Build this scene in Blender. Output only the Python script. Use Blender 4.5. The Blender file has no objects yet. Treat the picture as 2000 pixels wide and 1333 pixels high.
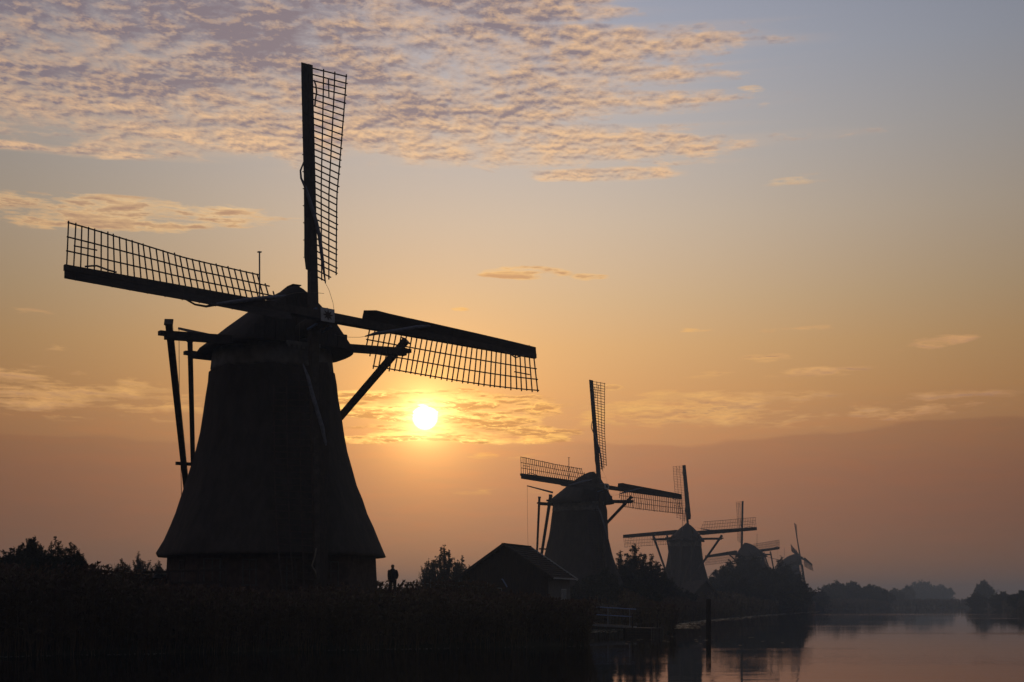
import bpy, math, random
import numpy as np
from mathutils import Vector, Matrix, Euler

random.seed(7)
RNG = np.random.default_rng(11)
S = bpy.context.scene
COL = S.collection
R = math.radians
EYE = 2.2                     # camera height above the water (water is z = 0)

# ------------------------------------------------------------------ camera
cd = bpy.data.cameras.new('camera')
cam = bpy.data.objects.new('camera', cd)
COL.objects.link(cam)
cd.lens = 50.0
cd.sensor_width = 36.0
cd.shift_y = (1179 - 666.5) / 2000.0
cd.clip_start = 0.5
cd.clip_end = 9000
cam.location = (0, 0, EYE)
cam.rotation_euler = (R(90), 0, 0)
S.camera = cam
S.view_settings.view_transform = 'Standard'
S.view_settings.look = 'None'
S.view_settings.exposure = 0
S.view_settings.gamma = 1
S.view_settings.use_curve_mapping = False
S.cycles.max_bounces = 6
S.cycles.diffuse_bounces = 2
S.cycles.glossy_bounces = 3
S.cycles.transparent_max_bounces = 8
S.cycles.volume_bounces = 0
S.cycles.caustics_reflective = False
S.cycles.caustics_refractive = False

SUN_AZ, SUN_EL = R(-3.5), R(7.45)
SUN = Vector((math.sin(SUN_AZ) * math.cos(SUN_EL), math.cos(SUN_AZ) * math.cos(SUN_EL), math.sin(SUN_EL)))


def s2l(c):
    return tuple(((v / 255) / 12.92 if v / 255 <= .04045 else ((v / 255 + .055) / 1.055) ** 2.4) for v in c)


# ------------------------------------------------------------------ node helpers
class X:
    """a float socket with arithmetic"""
    t = None

    def __init__(s, v):
        s.v = v

    def _m(op, *a, clamp=False):
        n = X.t.nodes.new('ShaderNodeMath')
        n.operation = op
        n.use_clamp = clamp
        for i, q in enumerate(a):
            q = q.v if isinstance(q, X) else q
            if isinstance(q, (int, float)):
                n.inputs[i].default_value = q
            else:
                X.t.links.new(q, n.inputs[i])
        return X(n.outputs[0])

    def __add__(s, o): return X._m('ADD', s, o)
    __radd__ = __add__
    def __sub__(s, o): return X._m('SUBTRACT', s, o)
    def __rsub__(s, o): return X._m('SUBTRACT', o, s)
    def __mul__(s, o): return X._m('MULTIPLY', s, o)
    __rmul__ = __mul__
    def __truediv__(s, o): return X._m('DIVIDE', s, o)
    def __rtruediv__(s, o): return X._m('DIVIDE', o, s)
    def __pow__(s, o): return X._m('POWER', s, o)


def mx(a, b): return X._m('MAXIMUM', a, b)
def mn(a, b): return X._m('MINIMUM', a, b)
def clamp(a): return X._m('ADD', a, 0.0, clamp=True)


def sm(a, lo, hi):
    """smoothstep of a between lo and hi (lo may exceed hi)"""
    n = X.t.nodes.new('ShaderNodeMapRange')
    n.interpolation_type = 'SMOOTHSTEP'
    X.t.links.new(a.v, n.inputs[0])
    if lo <= hi:
        n.inputs[1].default_value, n.inputs[2].default_value = lo, hi
        n.inputs[3].default_value, n.inputs[4].default_value = 0, 1
    else:
        n.inputs[1].default_value, n.inputs[2].default_value = hi, lo
        n.inputs[3].default_value, n.inputs[4].default_value = 1, 0
    return X(n.outputs[0])


def vec(x, y, z):
    n = X.t.nodes.new('ShaderNodeCombineXYZ')
    for i, q in enumerate((x, y, z)):
        if isinstance(q, X):
            X.t.links.new(q.v, n.inputs[i])
        else:
            n.inputs[i].default_value = q
    return n.outputs[0]


def noise(v, scale, detail=3, rough=.5, dist=0.0):
    n = X.t.nodes.new('ShaderNodeTexNoise')
    X.t.links.new(v, n.inputs['Vector'])
    n.inputs['Scale'].default_value = scale
    n.inputs['Detail'].default_value = detail
    n.inputs['Roughness'].default_value = rough
    n.inputs['Distortion'].default_value = dist
    return X(n.outputs[0])


def mixc(f, a, b, mode='MIX'):
    n = X.t.nodes.new('ShaderNodeMix')
    n.data_type = 'RGBA'
    n.blend_type = mode
    n.clamp_factor = True
    if isinstance(f, X):
        X.t.links.new(f.v, n.inputs[0])
    else:
        n.inputs[0].default_value = f
    for i, q in ((6, a), (7, b)):
        if isinstance(q, tuple):
            n.inputs[i].default_value = (*q, 1)
        else:
            X.t.links.new(q, n.inputs[i])
    return n.outputs[2]


def scalec(c, f):
    return mixc(1.0, c, vec(f, f, f), 'MULTIPLY')


# ------------------------------------------------------------------ world: sunrise sky and clouds
W = bpy.data.worlds.new('World')
S.world = W
W.use_nodes = True
nt = W.node_tree
nt.nodes.clear()
X.t = nt
geo = nt.nodes.new('ShaderNodeNewGeometry')
neg = nt.nodes.new('ShaderNodeVectorMath')
neg.operation = 'SCALE'
neg.inputs['Scale'].default_value = -1
nt.links.new(geo.outputs['Incoming'], neg.inputs[0])
DIR = neg.outputs[0]
sep = nt.nodes.new('ShaderNodeSeparateXYZ')
nt.links.new(DIR, sep.inputs[0])
dx, dy, dz = (X(sep.outputs[i]) for i in range(3))
DEG = 57.29578
el = X._m('ARCSINE', dz) * DEG
az = X._m('ARCTAN2', dx, dy) * DEG
dotn = nt.nodes.new('ShaderNodeVectorMath')
dotn.operation = 'DOT_PRODUCT'
nt.links.new(DIR, dotn.inputs[0])
dotn.inputs[1].default_value = SUN
sdot = X(dotn.outputs['Value'])
ang = X._m('ARCCOSINE', mn(sdot, 0.9999999)) * DEG


def fall(a):
    return .09 + .91 / (1 + (a / 19.0) ** 2 * 1.0)


# colour of the open sky by elevation, as it is under the sun's azimuth
stops = [(0, (140, 106, 86)), (1.6, (156, 112, 86)), (3.4, (170, 119, 91)), (5.2, (187, 130, 95)), (6.8, (203, 145, 99)),
         (8.5, (216, 161, 106)), (10.2, (217, 171, 119)), (12, (210, 178, 139)), (15, (200, 183, 164)), (18, (181, 177, 176)),
         (21, (162, 167, 180)), (24, (145, 153, 173)), (40, (104, 112, 132)), (90, (84, 90, 106))]
SKY_GAIN = 2.6
ramp = nt.nodes.new('ShaderNodeValToRGB')
cr = ramp.color_ramp
for i, (e, c) in enumerate(stops):
    f = fall(abs(e - 7.45))
    c = tuple(v / f / SKY_GAIN for v in s2l(c))
    x = (e + 2) / 92.0
    if i < 2:
        st = cr.elements[i]
        st.position = x
    else:
        st = cr.elements.new(x)
    st.color = (*c, 1)
rp = clamp((el + 2) / 92.0)
nt.links.new(rp.v, ramp.inputs[0])
dot2 = nt.nodes.new('ShaderNodeVectorMath')
dot2.operation = 'DOT_PRODUCT'
nt.links.new(DIR, dot2.inputs[0])
dot2.inputs[1].default_value = (0.0, math.cos(SUN_EL), math.sin(SUN_EL))
ang2 = X._m('ARCCOSINE', mn(X(dot2.outputs['Value']), 0.9999999)) * DEG
fa = .09 + .91 / (1 + (ang2 / 19.0) * (ang2 / 19.0))
base = scalec(ramp.outputs[0], fa * SKY_GAIN)
# away from the sun the sky turns a little greyer and bluer
base = mixc(sm(ang, 14, 60) * .6, base, mixc(1.0, base, (.96, 1.0, 1.04), 'MULTIPLY'))

# physically based sky added as the faint blue skylight of the upper dome
skyt = nt.nodes.new('ShaderNodeTexSky')
skyt.sky_type = 'NISHITA'
skyt.sun_disc = False
skyt.sun_elevation = SUN_EL
skyt.sun_rotation = SUN_AZ
skyt.air_density = 1.4
skyt.dust_density = 2.0
skyt.altitude = 0
base = mixc(1.0, base, scalec(skyt.outputs[0], X(clamp(el / 60.0).v) * .006 + .0005), 'ADD')

# --- cloud coordinates: a flat layer overhead, seen in perspective
iz = 1 / mx(dz, .03)
PX, PY = dx * iz, dy * iz
P = vec(PX, PY, 0.0)
STR = vec(az * .16, el * 1.0, 0.0)          # streaks drawn out along the horizon
sn = noise(STR, .9, 4, .55)
sn2 = noise(STR, 2.6, 4, .6)
wob = noise(vec(az * .35, el * .5, 3.0), .6, 3, .5)

def pix(px, py):
    return math.degrees(math.atan2(px - 1000, 2777.8)), math.degrees(math.atan((1179 - py) / math.hypot(2777.8, px - 1000)))


def lens(cx, cy, rx, ry, slope=0.0):
    a, e = pix(cx, cy)
    ra, re = rx / 48.5, ry / 48.5
    u = (az - a) / ra
    v = (el - e - (az - a) * slope) / re
    return mx(1 - u * u - v * v, 0.0)



low_far = sm(az, -30, -60)          # the sheet thins out well outside the view
ac_lo = sm(el + (sn - .5) * 3.2 + (wob - .5) * 2.4, 16.2, 18.2)
fing = noise(vec(az * .035, el * 1.05, 1.0), 1.0, 3, .55)
edge_r = az + (fing - .5) * 30 + (wob - .5) * 4 + (sn2 - .5) * 3
ac_r = sm(edge_r, 13.5, 1.0)
top_fade = sm(el, 60, 34)
tail = sm(az + (fing - .5) * 22 + (sn2 - .5) * 5, 14.0, 2.0) * ac_lo * sm(sn2, .36, .62)
ac_mask = ac_lo * ac_r * (1 - .8 * low_far) * top_fade
frag = mx(mx(lens(1215, 284, 270, 34, -.035), lens(1180, 341, 190, 17, 0)), mx(lens(60, 288, 420, 12, 0) * .8, lens(380, 262, 330, 22, -.04)))
frag = clamp(frag * 1.5 + (sn2 - .5) * 1.1 * sm(frag, 0, .1))
ac_mask = mx(mx(ac_mask, frag), tail * .62)
big = noise(P, 3.2, 3, .55)
cellv = vec(PX * 1.05 + (sn - .5) * .04, PY * .86, 0.0)
c1 = noise(cellv, 20.0, 6, .62, .1)
cellv2 = vec(PX * 1.05 + (sn - .5) * .04 + .003, PY * .86 + .016, 0.0)
c2 = noise(cellv2, 20.0, 6, .62, .1)
veil = clamp(ac_mask * 1.2 + (sn2 - .5) * .8 + (fing - .5) * .6) * sm(ac_mask, .0, .6)
dens = clamp((c1 - .415 + (big - .5) * .7 + (sn2 - .5) * .35 + (ac_mask - .62) * .55) * 2.8) * sm(ac_mask, .02, .35)
relief = clamp(.54 + (c2 - c1) * 3.6 + (c1 - .5) * .2)
thick = clamp((big - .36) * 3.4) * sm(el, 17.0, 20.5) * sm(az, 5, -4) + sm(el, 19, 23) * sm(az, 0, -12) * .35
glow = 1 / (1 + (ang / 17.0) * (ang / 17.0))
lit_hi = mixc(glow, s2l((205, 165, 136)), s2l((250, 207, 158)))
shade_hi = mixc(glow, s2l((106, 102, 120)), s2l((150, 133, 134)))
lfac = clamp(relief + (c1 - .5) * .7 + (sn2 - .5) * .8 - thick * .60 + sm(el, 20.5, 17) * .16 + sm(az, 0, 8) * .1)
ac_col = mixc(lfac, shade_hi, lit_hi)
sky = mixc(veil * .30, base, mixc(.5, base, lit_hi))
sky = mixc(dens * .92, sky, ac_col)


# --- single wisps
wn = noise(vec(az * .42, el * 2.3, 5.0), 1.3, 6, .6, .1)
wn2 = noise(vec(az * .42 + .02, el * 2.3 - .3, 5.0), 1.3, 6, .6, .1)
wisps = None
for (cx, cy, rx, ry, sl, k) in ((150, 414, 440, 36, .02, 2.3), 
                                (1025, 534, 105, 16, -.02, 2.5), (1150, 541, 45, 9, 0, 2.0), (900, 604, 22, 5, 0, 1.0),
                                (1560, 643, 85, 9, .02, 1.2), (1345, 644, 60, 6, 0, .9), (1495, 700, 60, 11, 0, 1.3),
                                (1830, 668, 90, 15, .12, 1.1), (1385, 733, 60, 10, .06, 1.0), (1600, 728, 130, 13, .02, .8),
                                (1195, 757, 26, 8, .0, 1.6), (1270, 770, 90, 8, .05, 1.0), (50, 608, 60, 8, -.05, .6),
                                (1350, 800, 330, 42, 0.03, 1.15), (90, 675, 130, 12, -.04, .5), (1465, 173, 35, 8, -.1, .7),
                                (1570, 350, 110, 12, .05, .5), (1720, 800, 320, 30, .06, .65), (120, 770, 330, 55, -.05, .95),
                                (960, 890, 140, 10, 0, .4), (850, 960, 260, 12, 0, .35)):
    m = lens(cx, cy, rx, ry, sl) * k
    wisps = m if wisps is None else mx(wisps, m)
wd = clamp((mn(wisps, 1.2) * .62 - .52 + (wn - .5) * 3.6) * 1.7 + .46) * sm(wisps, .0, .45)
wl = clamp(.90 + (wn2 - wn) * 3.0 - sm(wd, .8, 1.0) * sm(wisps, .7, 1.3) * .45)
gl2 = 1 / (1 + (ang / 9.0) * (ang / 9.0))
w_lit = mixc(gl2, s2l((232, 176, 120)), s2l((255, 198, 100)))
w_lit = mixc(sm(el, 11, 17), w_lit, s2l((250, 208, 150)))
w_sh = mixc(gl2, s2l((150, 120, 110)), s2l((214, 150, 84)))
w_far = sm(ang, 12, 24)
w_lit = mixc(w_far * .6, w_lit, s2l((204, 148, 104)))
sky = mixc(wd * .72, sky, mixc(wl, w_sh, w_lit))

# --- aureole of the low sun
a1 = 1 / (1 + (ang / 1.7) ** 2.0)
a3 = 1 / (1 + (ang / 5.0) * (ang / 5.0))
aur = mixc(1.0, mixc(1.0, s2l((255, 176, 62)), vec(a1 * .92, a1 * .92, a1 * .92), 'MULTIPLY'),
           mixc(1.0, s2l((255, 170, 84)), vec(a3 * .14, a3 * .14, a3 * .14), 'MULTIPLY'), 'ADD')
sky = mixc(1.0, sky, aur, 'ADD')

# --- the bright streaky clouds round the sun
sv = vec(az * .30 + noise(STR, 1.0, 2).__mul__(.5), el * 1.7, 9.0)
s1 = noise(sv, 1.25, 6, .58, .12)
sv2 = vec(az * .30 + noise(STR, 1.0, 2).__mul__(.5) + .01, el * 1.7 - .16, 9.0)
s2 = noise(sv2, 1.25, 6, .58, .12)
sun_l = mx(mx(lens(860, 797, 285, 46, -.02) * 1.7, lens(890, 846, 300, 24, -.02) * 1.7), mx(lens(1000, 800, 110, 14, 0) * 1.4, lens(700, 850, 170, 20, 0)))
sd = clamp((mn(sun_l, 1.0) * .8 - .50 + (s1 - .5) * 3.2) * 2.6 + .35) * sm(sun_l, 0.0, .35)
ridge = 1 - clamp(X._m('ABSOLUTE', sd - .5) * 2.6)
near = 1 / (1 + (ang / 4.0) * (ang / 4.0))
sc_lit = mixc(near, s2l((252, 184, 92)), (2.0, 1.18, .32))
sc_sh = mixc(near, s2l((206, 146, 94)), s2l((238, 166, 82)))
s3 = noise(vec(az * .7, el * 4.6, 2.0), 1.4, 5, .65, .2)
rim = mx(1 - clamp(X._m('ABSOLUTE', s1 - .52) * 46), 1 - clamp(X._m('ABSOLUTE', s1 - .60) * 60))
rim = rim * (near * .8 + .15) * sm(s3, .38, .58)
sl = clamp(.30 + (s2 - s1) * 6.0 + ridge * .4 + (s3 - .5) * 1.8 + rim * 1.4)
sky = mixc(sd * .9, sky, mixc(sl, sc_sh, sc_lit))

# --- the dusky cloud bank lying on the horizon
eb = 6.45 + (wob - .5) * 1.0 + sm(az, 6, 20) * .7 + (sn2 - .5) * .35
bank = sm(eb - el, -.05, .14)
bank = bank * (sm(az, 1.0, 5.0) * .62 + sm(az, -4.0, -9.0) * .35 + .25) * sm(el, -.5, 5.0)
sky = mixc(bank * .62, sky, mixc(1.0, sky, (.73, .70, .82), 'MULTIPLY'))
soft = clamp((sn2 - .44) * 3.2) * sm(el, .5, 2) * sm(el, 10, 6) * .30
sky = mixc(soft, sky, mixc(1.0, sky, (1.25, 1.0, .82), 'MULTIPLY'))

# --- the disc of the sun, glaring through thin cloud
disc = sm(ang + (s1 - .5) * 1.1 * sm(el, 7.3, 7.7), .54, .38)
halo = 1 / (1 + (ang / .78) ** 3.0)
sky = mixc(1.0, sky, scalec(vec(1.6, 1.12, .42), halo * 1.1), 'ADD')
sky = mixc(disc, sky, (5.0, 4.4, 3.0))
# below the horizon: the colour of the horizon haze
sky = mixc(sm(el, -.2, -3), sky, (.05, .04, .035))
bg = nt.nodes.new('ShaderNodeBackground')
nt.links.new(sky, bg.inputs[0])
bg.inputs[1].default_value = 1.0
wo = nt.nodes.new('ShaderNodeOutputWorld')
nt.links.new(bg.outputs[0], wo.inputs[0])
W.cycles.sampling_method = 'MANUAL'
W.cycles.sample_map_resolution = 1024

sd_ = bpy.data.lights.new('sun', 'SUN')
sd_.energy = 0.3
sd_.angle = R(1.0)
sd_.color = (1.0, .62, .30)
suno = bpy.data.objects.new('sun', sd_)
COL.objects.link(suno)
suno.rotation_euler = Vector(SUN).to_track_quat('Z', 'Y').to_euler()


# ------------------------------------------------------------------ materials
def mat(name, col, rough=.8, var=.25, scale=6.0, bump=0.0, bscale=30.0, col2=None, spec=.3, stretch=(1, 1, 1), metal=0.0):
    m = bpy.data.materials.new(name)
    m.use_nodes = True
    t = m.node_tree
    X.t = t
    b = t.nodes['Principled BSDF']
    tc = t.nodes.new('ShaderNodeTexCoord')
    mp = t.nodes.new('ShaderNodeMapping')
    mp.inputs['Scale'].default_value = stretch
    t.links.new(tc.outputs['Object'], mp.inputs[0])
    n = noise(mp.outputs[0], scale, 5, .6)
    c2 = col2 or tuple(v * (1 - var) for v in col)
    c = mixc(sm(n, .3, .7), tuple(c2), tuple(min(1, v * (1 + var * .4)) for v in col))
    t.links.new(c, b.inputs['Base Color'])
    b.inputs['Roughness'].default_value = rough
    b.inputs['Specular IOR Level'].default_value = spec
    b.inputs['Metallic'].default_value = metal
    if bump:
        bn = t.nodes.new('ShaderNodeBump')
        bn.inputs['Strength'].default_value = bump
        bn.inputs['Distance'].default_value = .05
        t.links.new(noise(mp.outputs[0], bscale, 4, .6).v, bn.inputs['Height'])
        t.links.new(bn.outputs[0], b.inputs['Normal'])
    return m


M = dict(
    thatch=mat('thatch', (.070, .060, .054), .95, .22, 2.2, .9, 11.0, stretch=(1, 1, .35), spec=.1),
    brick=mat('brick', (.085, .06, .05), .9, .35, 3.0, .5, 18.0, spec=.2),
    wood=mat('tarred_wood', (.055, .042, .035), .75, .35, 4.0, .3, 20.0, stretch=(4, 4, .6)),
    beam=mat('weathered_beam', (.075, .06, .05), .75, .35, 4.0, .3, 20.0),
    lattice=mat('lattice_wood', (.07, .05, .042), .7, .3, 5.0),
    frame=mat('faded_frame_paint', (.08, .08, .08), .7, .3, 4.0),
    collar=mat('limewashed_collar', (.24, .24, .24), .85, .35, 2.0, spec=.1),
    white=mat('white_paint', (.50, .51, .52), .55, .2, 4.0),
    cloth=mat('sail_cloth', (.20, .21, .26), .85, .3, 5.0),
    blue=mat('blue_paint', (.10, .17, .34), .5, .2, 5.0),
    steel=mat('galvanised_steel', (.28, .30, .34), .45, .2, 6.0, metal=.5),
    bluesteel=mat('blue_steel', (.24, .32, .56), .42, .2, 6.0, metal=.2, spec=.6),
    rope=mat('rope', (.22, .19, .15), .9, .2, 9.0),
    pane=mat('window_glass', (.05, .055, .06), .3, .2, 1.0, spec=.8),
    curtain=mat('pale_curtain', (.30, .31, .32), .8, .2, 5.0),
    tile=mat('roof_tile', (.05, .04, .036), .95, .35, 3.0, .3, 12.0, spec=.05),
    plank=mat('dark_plank', (.06, .045, .038), .8, .35, 3.0, .3, 18.0, stretch=(6, 6, .5)),
    paleplank=mat('pale_plank', (.17, .16, .15), .8, .3, 3.0, .3, 18.0, stretch=(6, 6, .5)),
    bark=mat('bark', (.07, .055, .045), .95, .4, 5.0, .6, 20.0),
    leaf=mat('willow_leaf', (.060, .062, .036), .7, .4, .35, spec=.25),
    leafdark=mat('dark_leaf', (.045, .050, .030), .7, .4, .25, spec=.2),
    reed=mat('reed_blade', (.135, .098, .058), .75, .45, .5, spec=.2),
    plume=mat('reed_plume', (.15, .10, .075), .9, .4, .8, spec=.1),
    grass=mat('grass_blade', (.08, .07, .04), .8, .4, .5, spec=.15),
    soil=mat('ground_soil', (.055, .050, .032), 1.0, .45, .25, .6, 2.5, spec=.05),
    glint_leaf=mat('glint_leaf_discs', (.20, .20, .14), .32, .3, 2.0, spec=.6),  # pale glossy tone imitates sky glints on ruffled water; also stray leaves
    coat=mat('dark_coat', (.035, .034, .04), .8, .2, 8.0),
    trouser=mat('trousers', (.05, .05, .06), .85, .2, 8.0),
    skin=mat('skin', (.42, .27, .2), .6, .1, 8.0),
    hair=mat('hair', (.04, .03, .025), .7, .2, 20.0),
    pier=mat('pier_timber', (.05, .036, .03), .8, .4, 3.0, .3, 14.0, stretch=(3, 3, 1)),
)


def water_mat():
    m = bpy.data.materials.new('canal_water')
    m.use_nodes = True
    t = m.node_tree
    X.t = t
    b = t.nodes['Principled BSDF']
    b.inputs['Base Color'].default_value = (.008, .009, .008, 1)
    b.inputs['Roughness'].default_value = .01
    b.inputs['IOR'].default_value = 1.33
    b.inputs['Specular IOR Level'].default_value = .5
    tc = t.nodes.new('ShaderNodeTexCoord')
    mp = t.nodes.new('ShaderNodeMapping')
    mp.inputs['Rotation'].default_value = (0, 0, R(12))
    mp.inputs['Scale'].default_value = (.35, 1.0, 1.0)
    t.links.new(tc.outputs['Object'], mp.inputs[0])
    n1 = noise(mp.outputs[0], 2.2, 3, .55)
    n2 = noise(mp.outputs[0], .45, 2, .5)
    mp2 = t.nodes.new('ShaderNodeMapping')
    mp2.inputs['Scale'].default_value = (.006, .028, 1.0)
    t.links.new(tc.outputs['Object'], mp2.inputs[0])
    gust = sm(noise(mp2.outputs[0], 1.0, 3, .6), .50, .68)
    h = n1 * (gust * 1.6 + .16) + n2 * .6
    bn = t.nodes.new('ShaderNodeBump')
    bn.inputs['Strength'].default_value = .08
    bn.inputs['Distance'].default_value = .10
    t.links.new(h.v, bn.inputs['Height'])
    t.links.new(bn.outputs[0], b.inputs['Normal'])
    t.links.new((gust * .03 + .008).v, b.inputs['Roughness'])
    return m


# ------------------------------------------------------------------ mesh helpers
class MB:
    def __init__(s):
        s.v, s.f, s.mi = [], [], []

    def add(s, vs, fs, mi=0):
        o = len(s.v)
        s.v += [tuple(q) for q in vs]
        s.f += [tuple(o + i for i in f) for f in fs]
        s.mi += [mi] * len(fs)
        return s

    def box(s, c, d, rot=None, mi=0, taper=1.0):
        vs = []
        for z in (-.5, .5):
            k = taper if z > 0 else 1
            for x, y in ((-.5, -.5), (.5, -.5), (.5, .5), (-.5, .5)):
                p = Vector((x * d[0] * k, y * d[1] * k, z * d[2]))
                if rot is not None:
                    p = rot @ p
                vs.append(p + Vector(c))
        return s.add(vs, [(3, 2, 1, 0), (4, 5, 6, 7), (0, 1, 5, 4), (1, 2, 6, 5), (2, 3, 7, 6), (3, 0, 4, 7)], mi)

    def bar(s, a, b, w, h=None, mi=0, w2=None, h2=None, up=None):
        h = h or w
        w2, h2 = w2 or w, h2 or h
        a, b = Vector(a), Vector(b)
        d = (b - a).normalized()
        up = Vector(up) if up else (Vector((0, 0, 1)) if abs(d.z) < .95 else Vector((0, 1, 0)))
        x = d.cross(up).normalized()
        y = x.cross(d).normalized()
        vs = [a + x * w / 2 * i + y * h / 2 * j for i, j in ((-1, -1), (1, -1), (1, 1), (-1, 1))]
        vs += [b + x * w2 / 2 * i + y * h2 / 2 * j for i, j in ((-1, -1), (1, -1), (1, 1), (-1, 1))]
        return s.add(vs, [(3, 2, 1, 0), (4, 5, 6, 7), (0, 1, 5, 4), (1, 2, 6, 5), (2, 3, 7, 6), (3, 0, 4, 7)], mi)

    def tube(s, pts, rad, n=6, mi=0):
        pts = [Vector(p) for p in pts]
        if not isinstance(rad, (list, tuple)):
            rad = [rad] * len(pts)
        rings = []
        ref = Vector((0.123, 1, .21)).normalized()
        for i, p in enumerate(pts):
            d = (pts[min(i + 1, len(pts) - 1)] - pts[max(i - 1, 0)]).normalized()
            x = d.cross(ref)
            if x.length < .1:
                x = d.cross(Vector((1, 0, 0)))
            x.normalize()
            y = x.cross(d)
            rings.append([p + (x * math.cos(2 * math.pi * k / n) + y * math.sin(2 * math.pi * k / n)) * rad[i] for k in range(n)])
        return s.loft(rings, True, True, mi)

    def loft(s, rings, closed=True, caps=True, mi=0):
        n = len(rings[0])
        vs = [p for r in rings for p in r]
        fs = []
        for i in range(len(rings) - 1):
            for k in range(n if closed else n - 1):
                k2 = (k + 1) % n
                fs.append((i * n + k, i * n + k2, (i + 1) * n + k2, (i + 1) * n + k))
        if caps:
            fs.append(tuple(range(n - 1, -1, -1)))
            fs.append(tuple((len(rings) - 1) * n + k for k in range(n)))
        return s.add(vs, fs, mi)

    def mesh(s, name, mats, smooth=False):
        me = bpy.data.meshes.new(name)
        me.from_pydata(s.v, [], s.f)
        for m in (mats if isinstance(mats, (list, tuple)) else [mats]):
            me.materials.append(m)
        if any(s.mi):
            me.polygons.foreach_set('material_index', s.mi)
        if smooth:
            me.polygons.foreach_set('use_smooth', [True] * len(s.f))
        me.update()
        return me

    def build(s, name, mats, parent=None, smooth=False):
        return link(name, s.mesh(name, mats, smooth), parent)


def link(name, data, parent=None):
    o = bpy.data.objects.new(name, data)
    COL.objects.link(o)
    if parent is not None:
        o.parent = parent
    return o


def quads(name, V, mats, parent=None, mi=None, nper=4):
    """V: (n, nper, 3) array of separate faces"""
    n = len(V)
    me = bpy.data.meshes.new(name)
    me.vertices.add(n * nper)
    me.vertices.foreach_set('co', np.ascontiguousarray(V, dtype=np.float32).reshape(-1))
    me.loops.add(n * nper)
    me.loops.foreach_set('vertex_index', np.arange(n * nper, dtype=np.int32))
    me.polygons.add(n)
    me.polygons.foreach_set('loop_start', np.arange(0, n * nper, nper, dtype=np.int32))
    try:
        me.polygons.foreach_set('loop_total', np.full(n, nper, dtype=np.int32))
    except Exception:
        pass
    for m in (mats if isinstance(mats, (list, tuple)) else [mats]):
        me.materials.append(m)
    if mi is not None:
        me.polygons.foreach_set('material_index', np.asarray(mi, dtype=np.int32))
    me.update(calc_edges=True)
    me.validate()
    return link(name, me, parent)


def tag(o, label=None, cat=None, group=None, kind=None):
    if label:
        o['label'] = label
    if cat:
        o['category'] = cat
    if group:
        o['group'] = group
    if kind:
        o['kind'] = kind
    return o


def empty(name, loc, rz=0.0):
    o = bpy.data.objects.new(name, None)
    COL.objects.link(o)
    o.location = loc
    o.rotation_euler = (0, 0, rz)
    return o


def unit(a):
    return a / np.maximum(np.linalg.norm(a, axis=-1, keepdims=True), 1e-9)


# ------------------------------------------------------------------ land and water
FARBANK = [(-2400, -1350), (-300, -108), (-60, 36), (-21.2, 58.8), (-8, 67.2), (3.7, 73.6), (4.1, 80), (4.9, 100), (5.0, 119), (9.4, 119.5), (9.8, 108), (11.0, 104),
           (12.2, 108), (14.5, 130), (18, 155), (25, 186), (38, 235), (57, 305), (80, 378), (88, 420), (112, 520), (172, 650), (192, 735), (250, 760)]
NEARBANK = [(222, 690), (190, 560), (158, 450), (130, 358), (100, 215), (60, 60), (25, 20), (-10, 4), (-60, -24), (-300, -165), (-2400, -1500)]
POLY = np.array(FARBANK + NEARBANK, float)


def bank_dist(x, y):
    """signed distance to the canal's edge, positive on land"""
    x = np.asarray(x, float)
    y = np.asarray(y, float)
    dmin = np.full(x.shape, 1e9)
    inside = np.zeros(x.shape, bool)
    n = len(POLY)
    for i in range(n):
        x0, y0 = POLY[i]
        x1, y1 = POLY[(i + 1) % n]
        ex, ey = x1 - x0, y1 - y0
        t = np.clip(((x - x0) * ex + (y - y0) * ey) / (ex * ex + ey * ey), 0, 1)
        dmin = np.minimum(dmin, np.hypot(x - x0 - t * ex, y - y0 - t * ey))
        c = ((y0 > y) != (y1 > y))
        with np.errstate(divide='ignore', invalid='ignore'):
            xi = (x1 - x0) * (y - y0) / (y1 - y0 if y1 != y0 else 1e-9) + x0
        inside ^= c & (x < xi)
    return np.where(inside, -dmin, dmin)


def near_camera(x, y):
    return np.clip(1 - (np.hypot(x, y - 0.0) - 25) / 25.0, 0, 1)


def ground_z(x, y):
    x = np.asarray(x, float)
    y = np.asarray(y, float)
    d = bank_dist(x, y)
    wv = .12 * np.sin(x * .31 + y * .17) + .08 * np.sin(x * .83 - y * .41) + .05 * np.sin(x * 1.7 + y * 1.1)
    top = np.where(y > 130, 1.7, 2.45) * (1 - .62 * near_camera(x, y))
    s = np.clip(d / 7.0, 0, 1)
    land = .18 + (top - .18) * s * s * (3 - 2 * s) + wv * np.clip(d / 4, 0, 1)
    wat = np.maximum(-1.3, d * .7) - .02
    # raised yard under the first mill and the dyke behind it
    m = np.exp(-(((x + 12.5) / 13) ** 2 + ((y - 82) / 10) ** 4))
    land = land + m * .42
    return np.where(d > 0, land, wat)


def spread(lo, hi, c0, c1, step, g):
    a = list(np.arange(c0, c1 + 1e-6, step))
    s = step
    x = c1
    while x < hi:
        s *= g
        x = min(hi, x + s)
        a.append(x)
    s = step
    x = c0
    while x > lo:
        s *= g
        x = max(lo, x - s)
        a.insert(0, x)
    return np.array(a)


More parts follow.
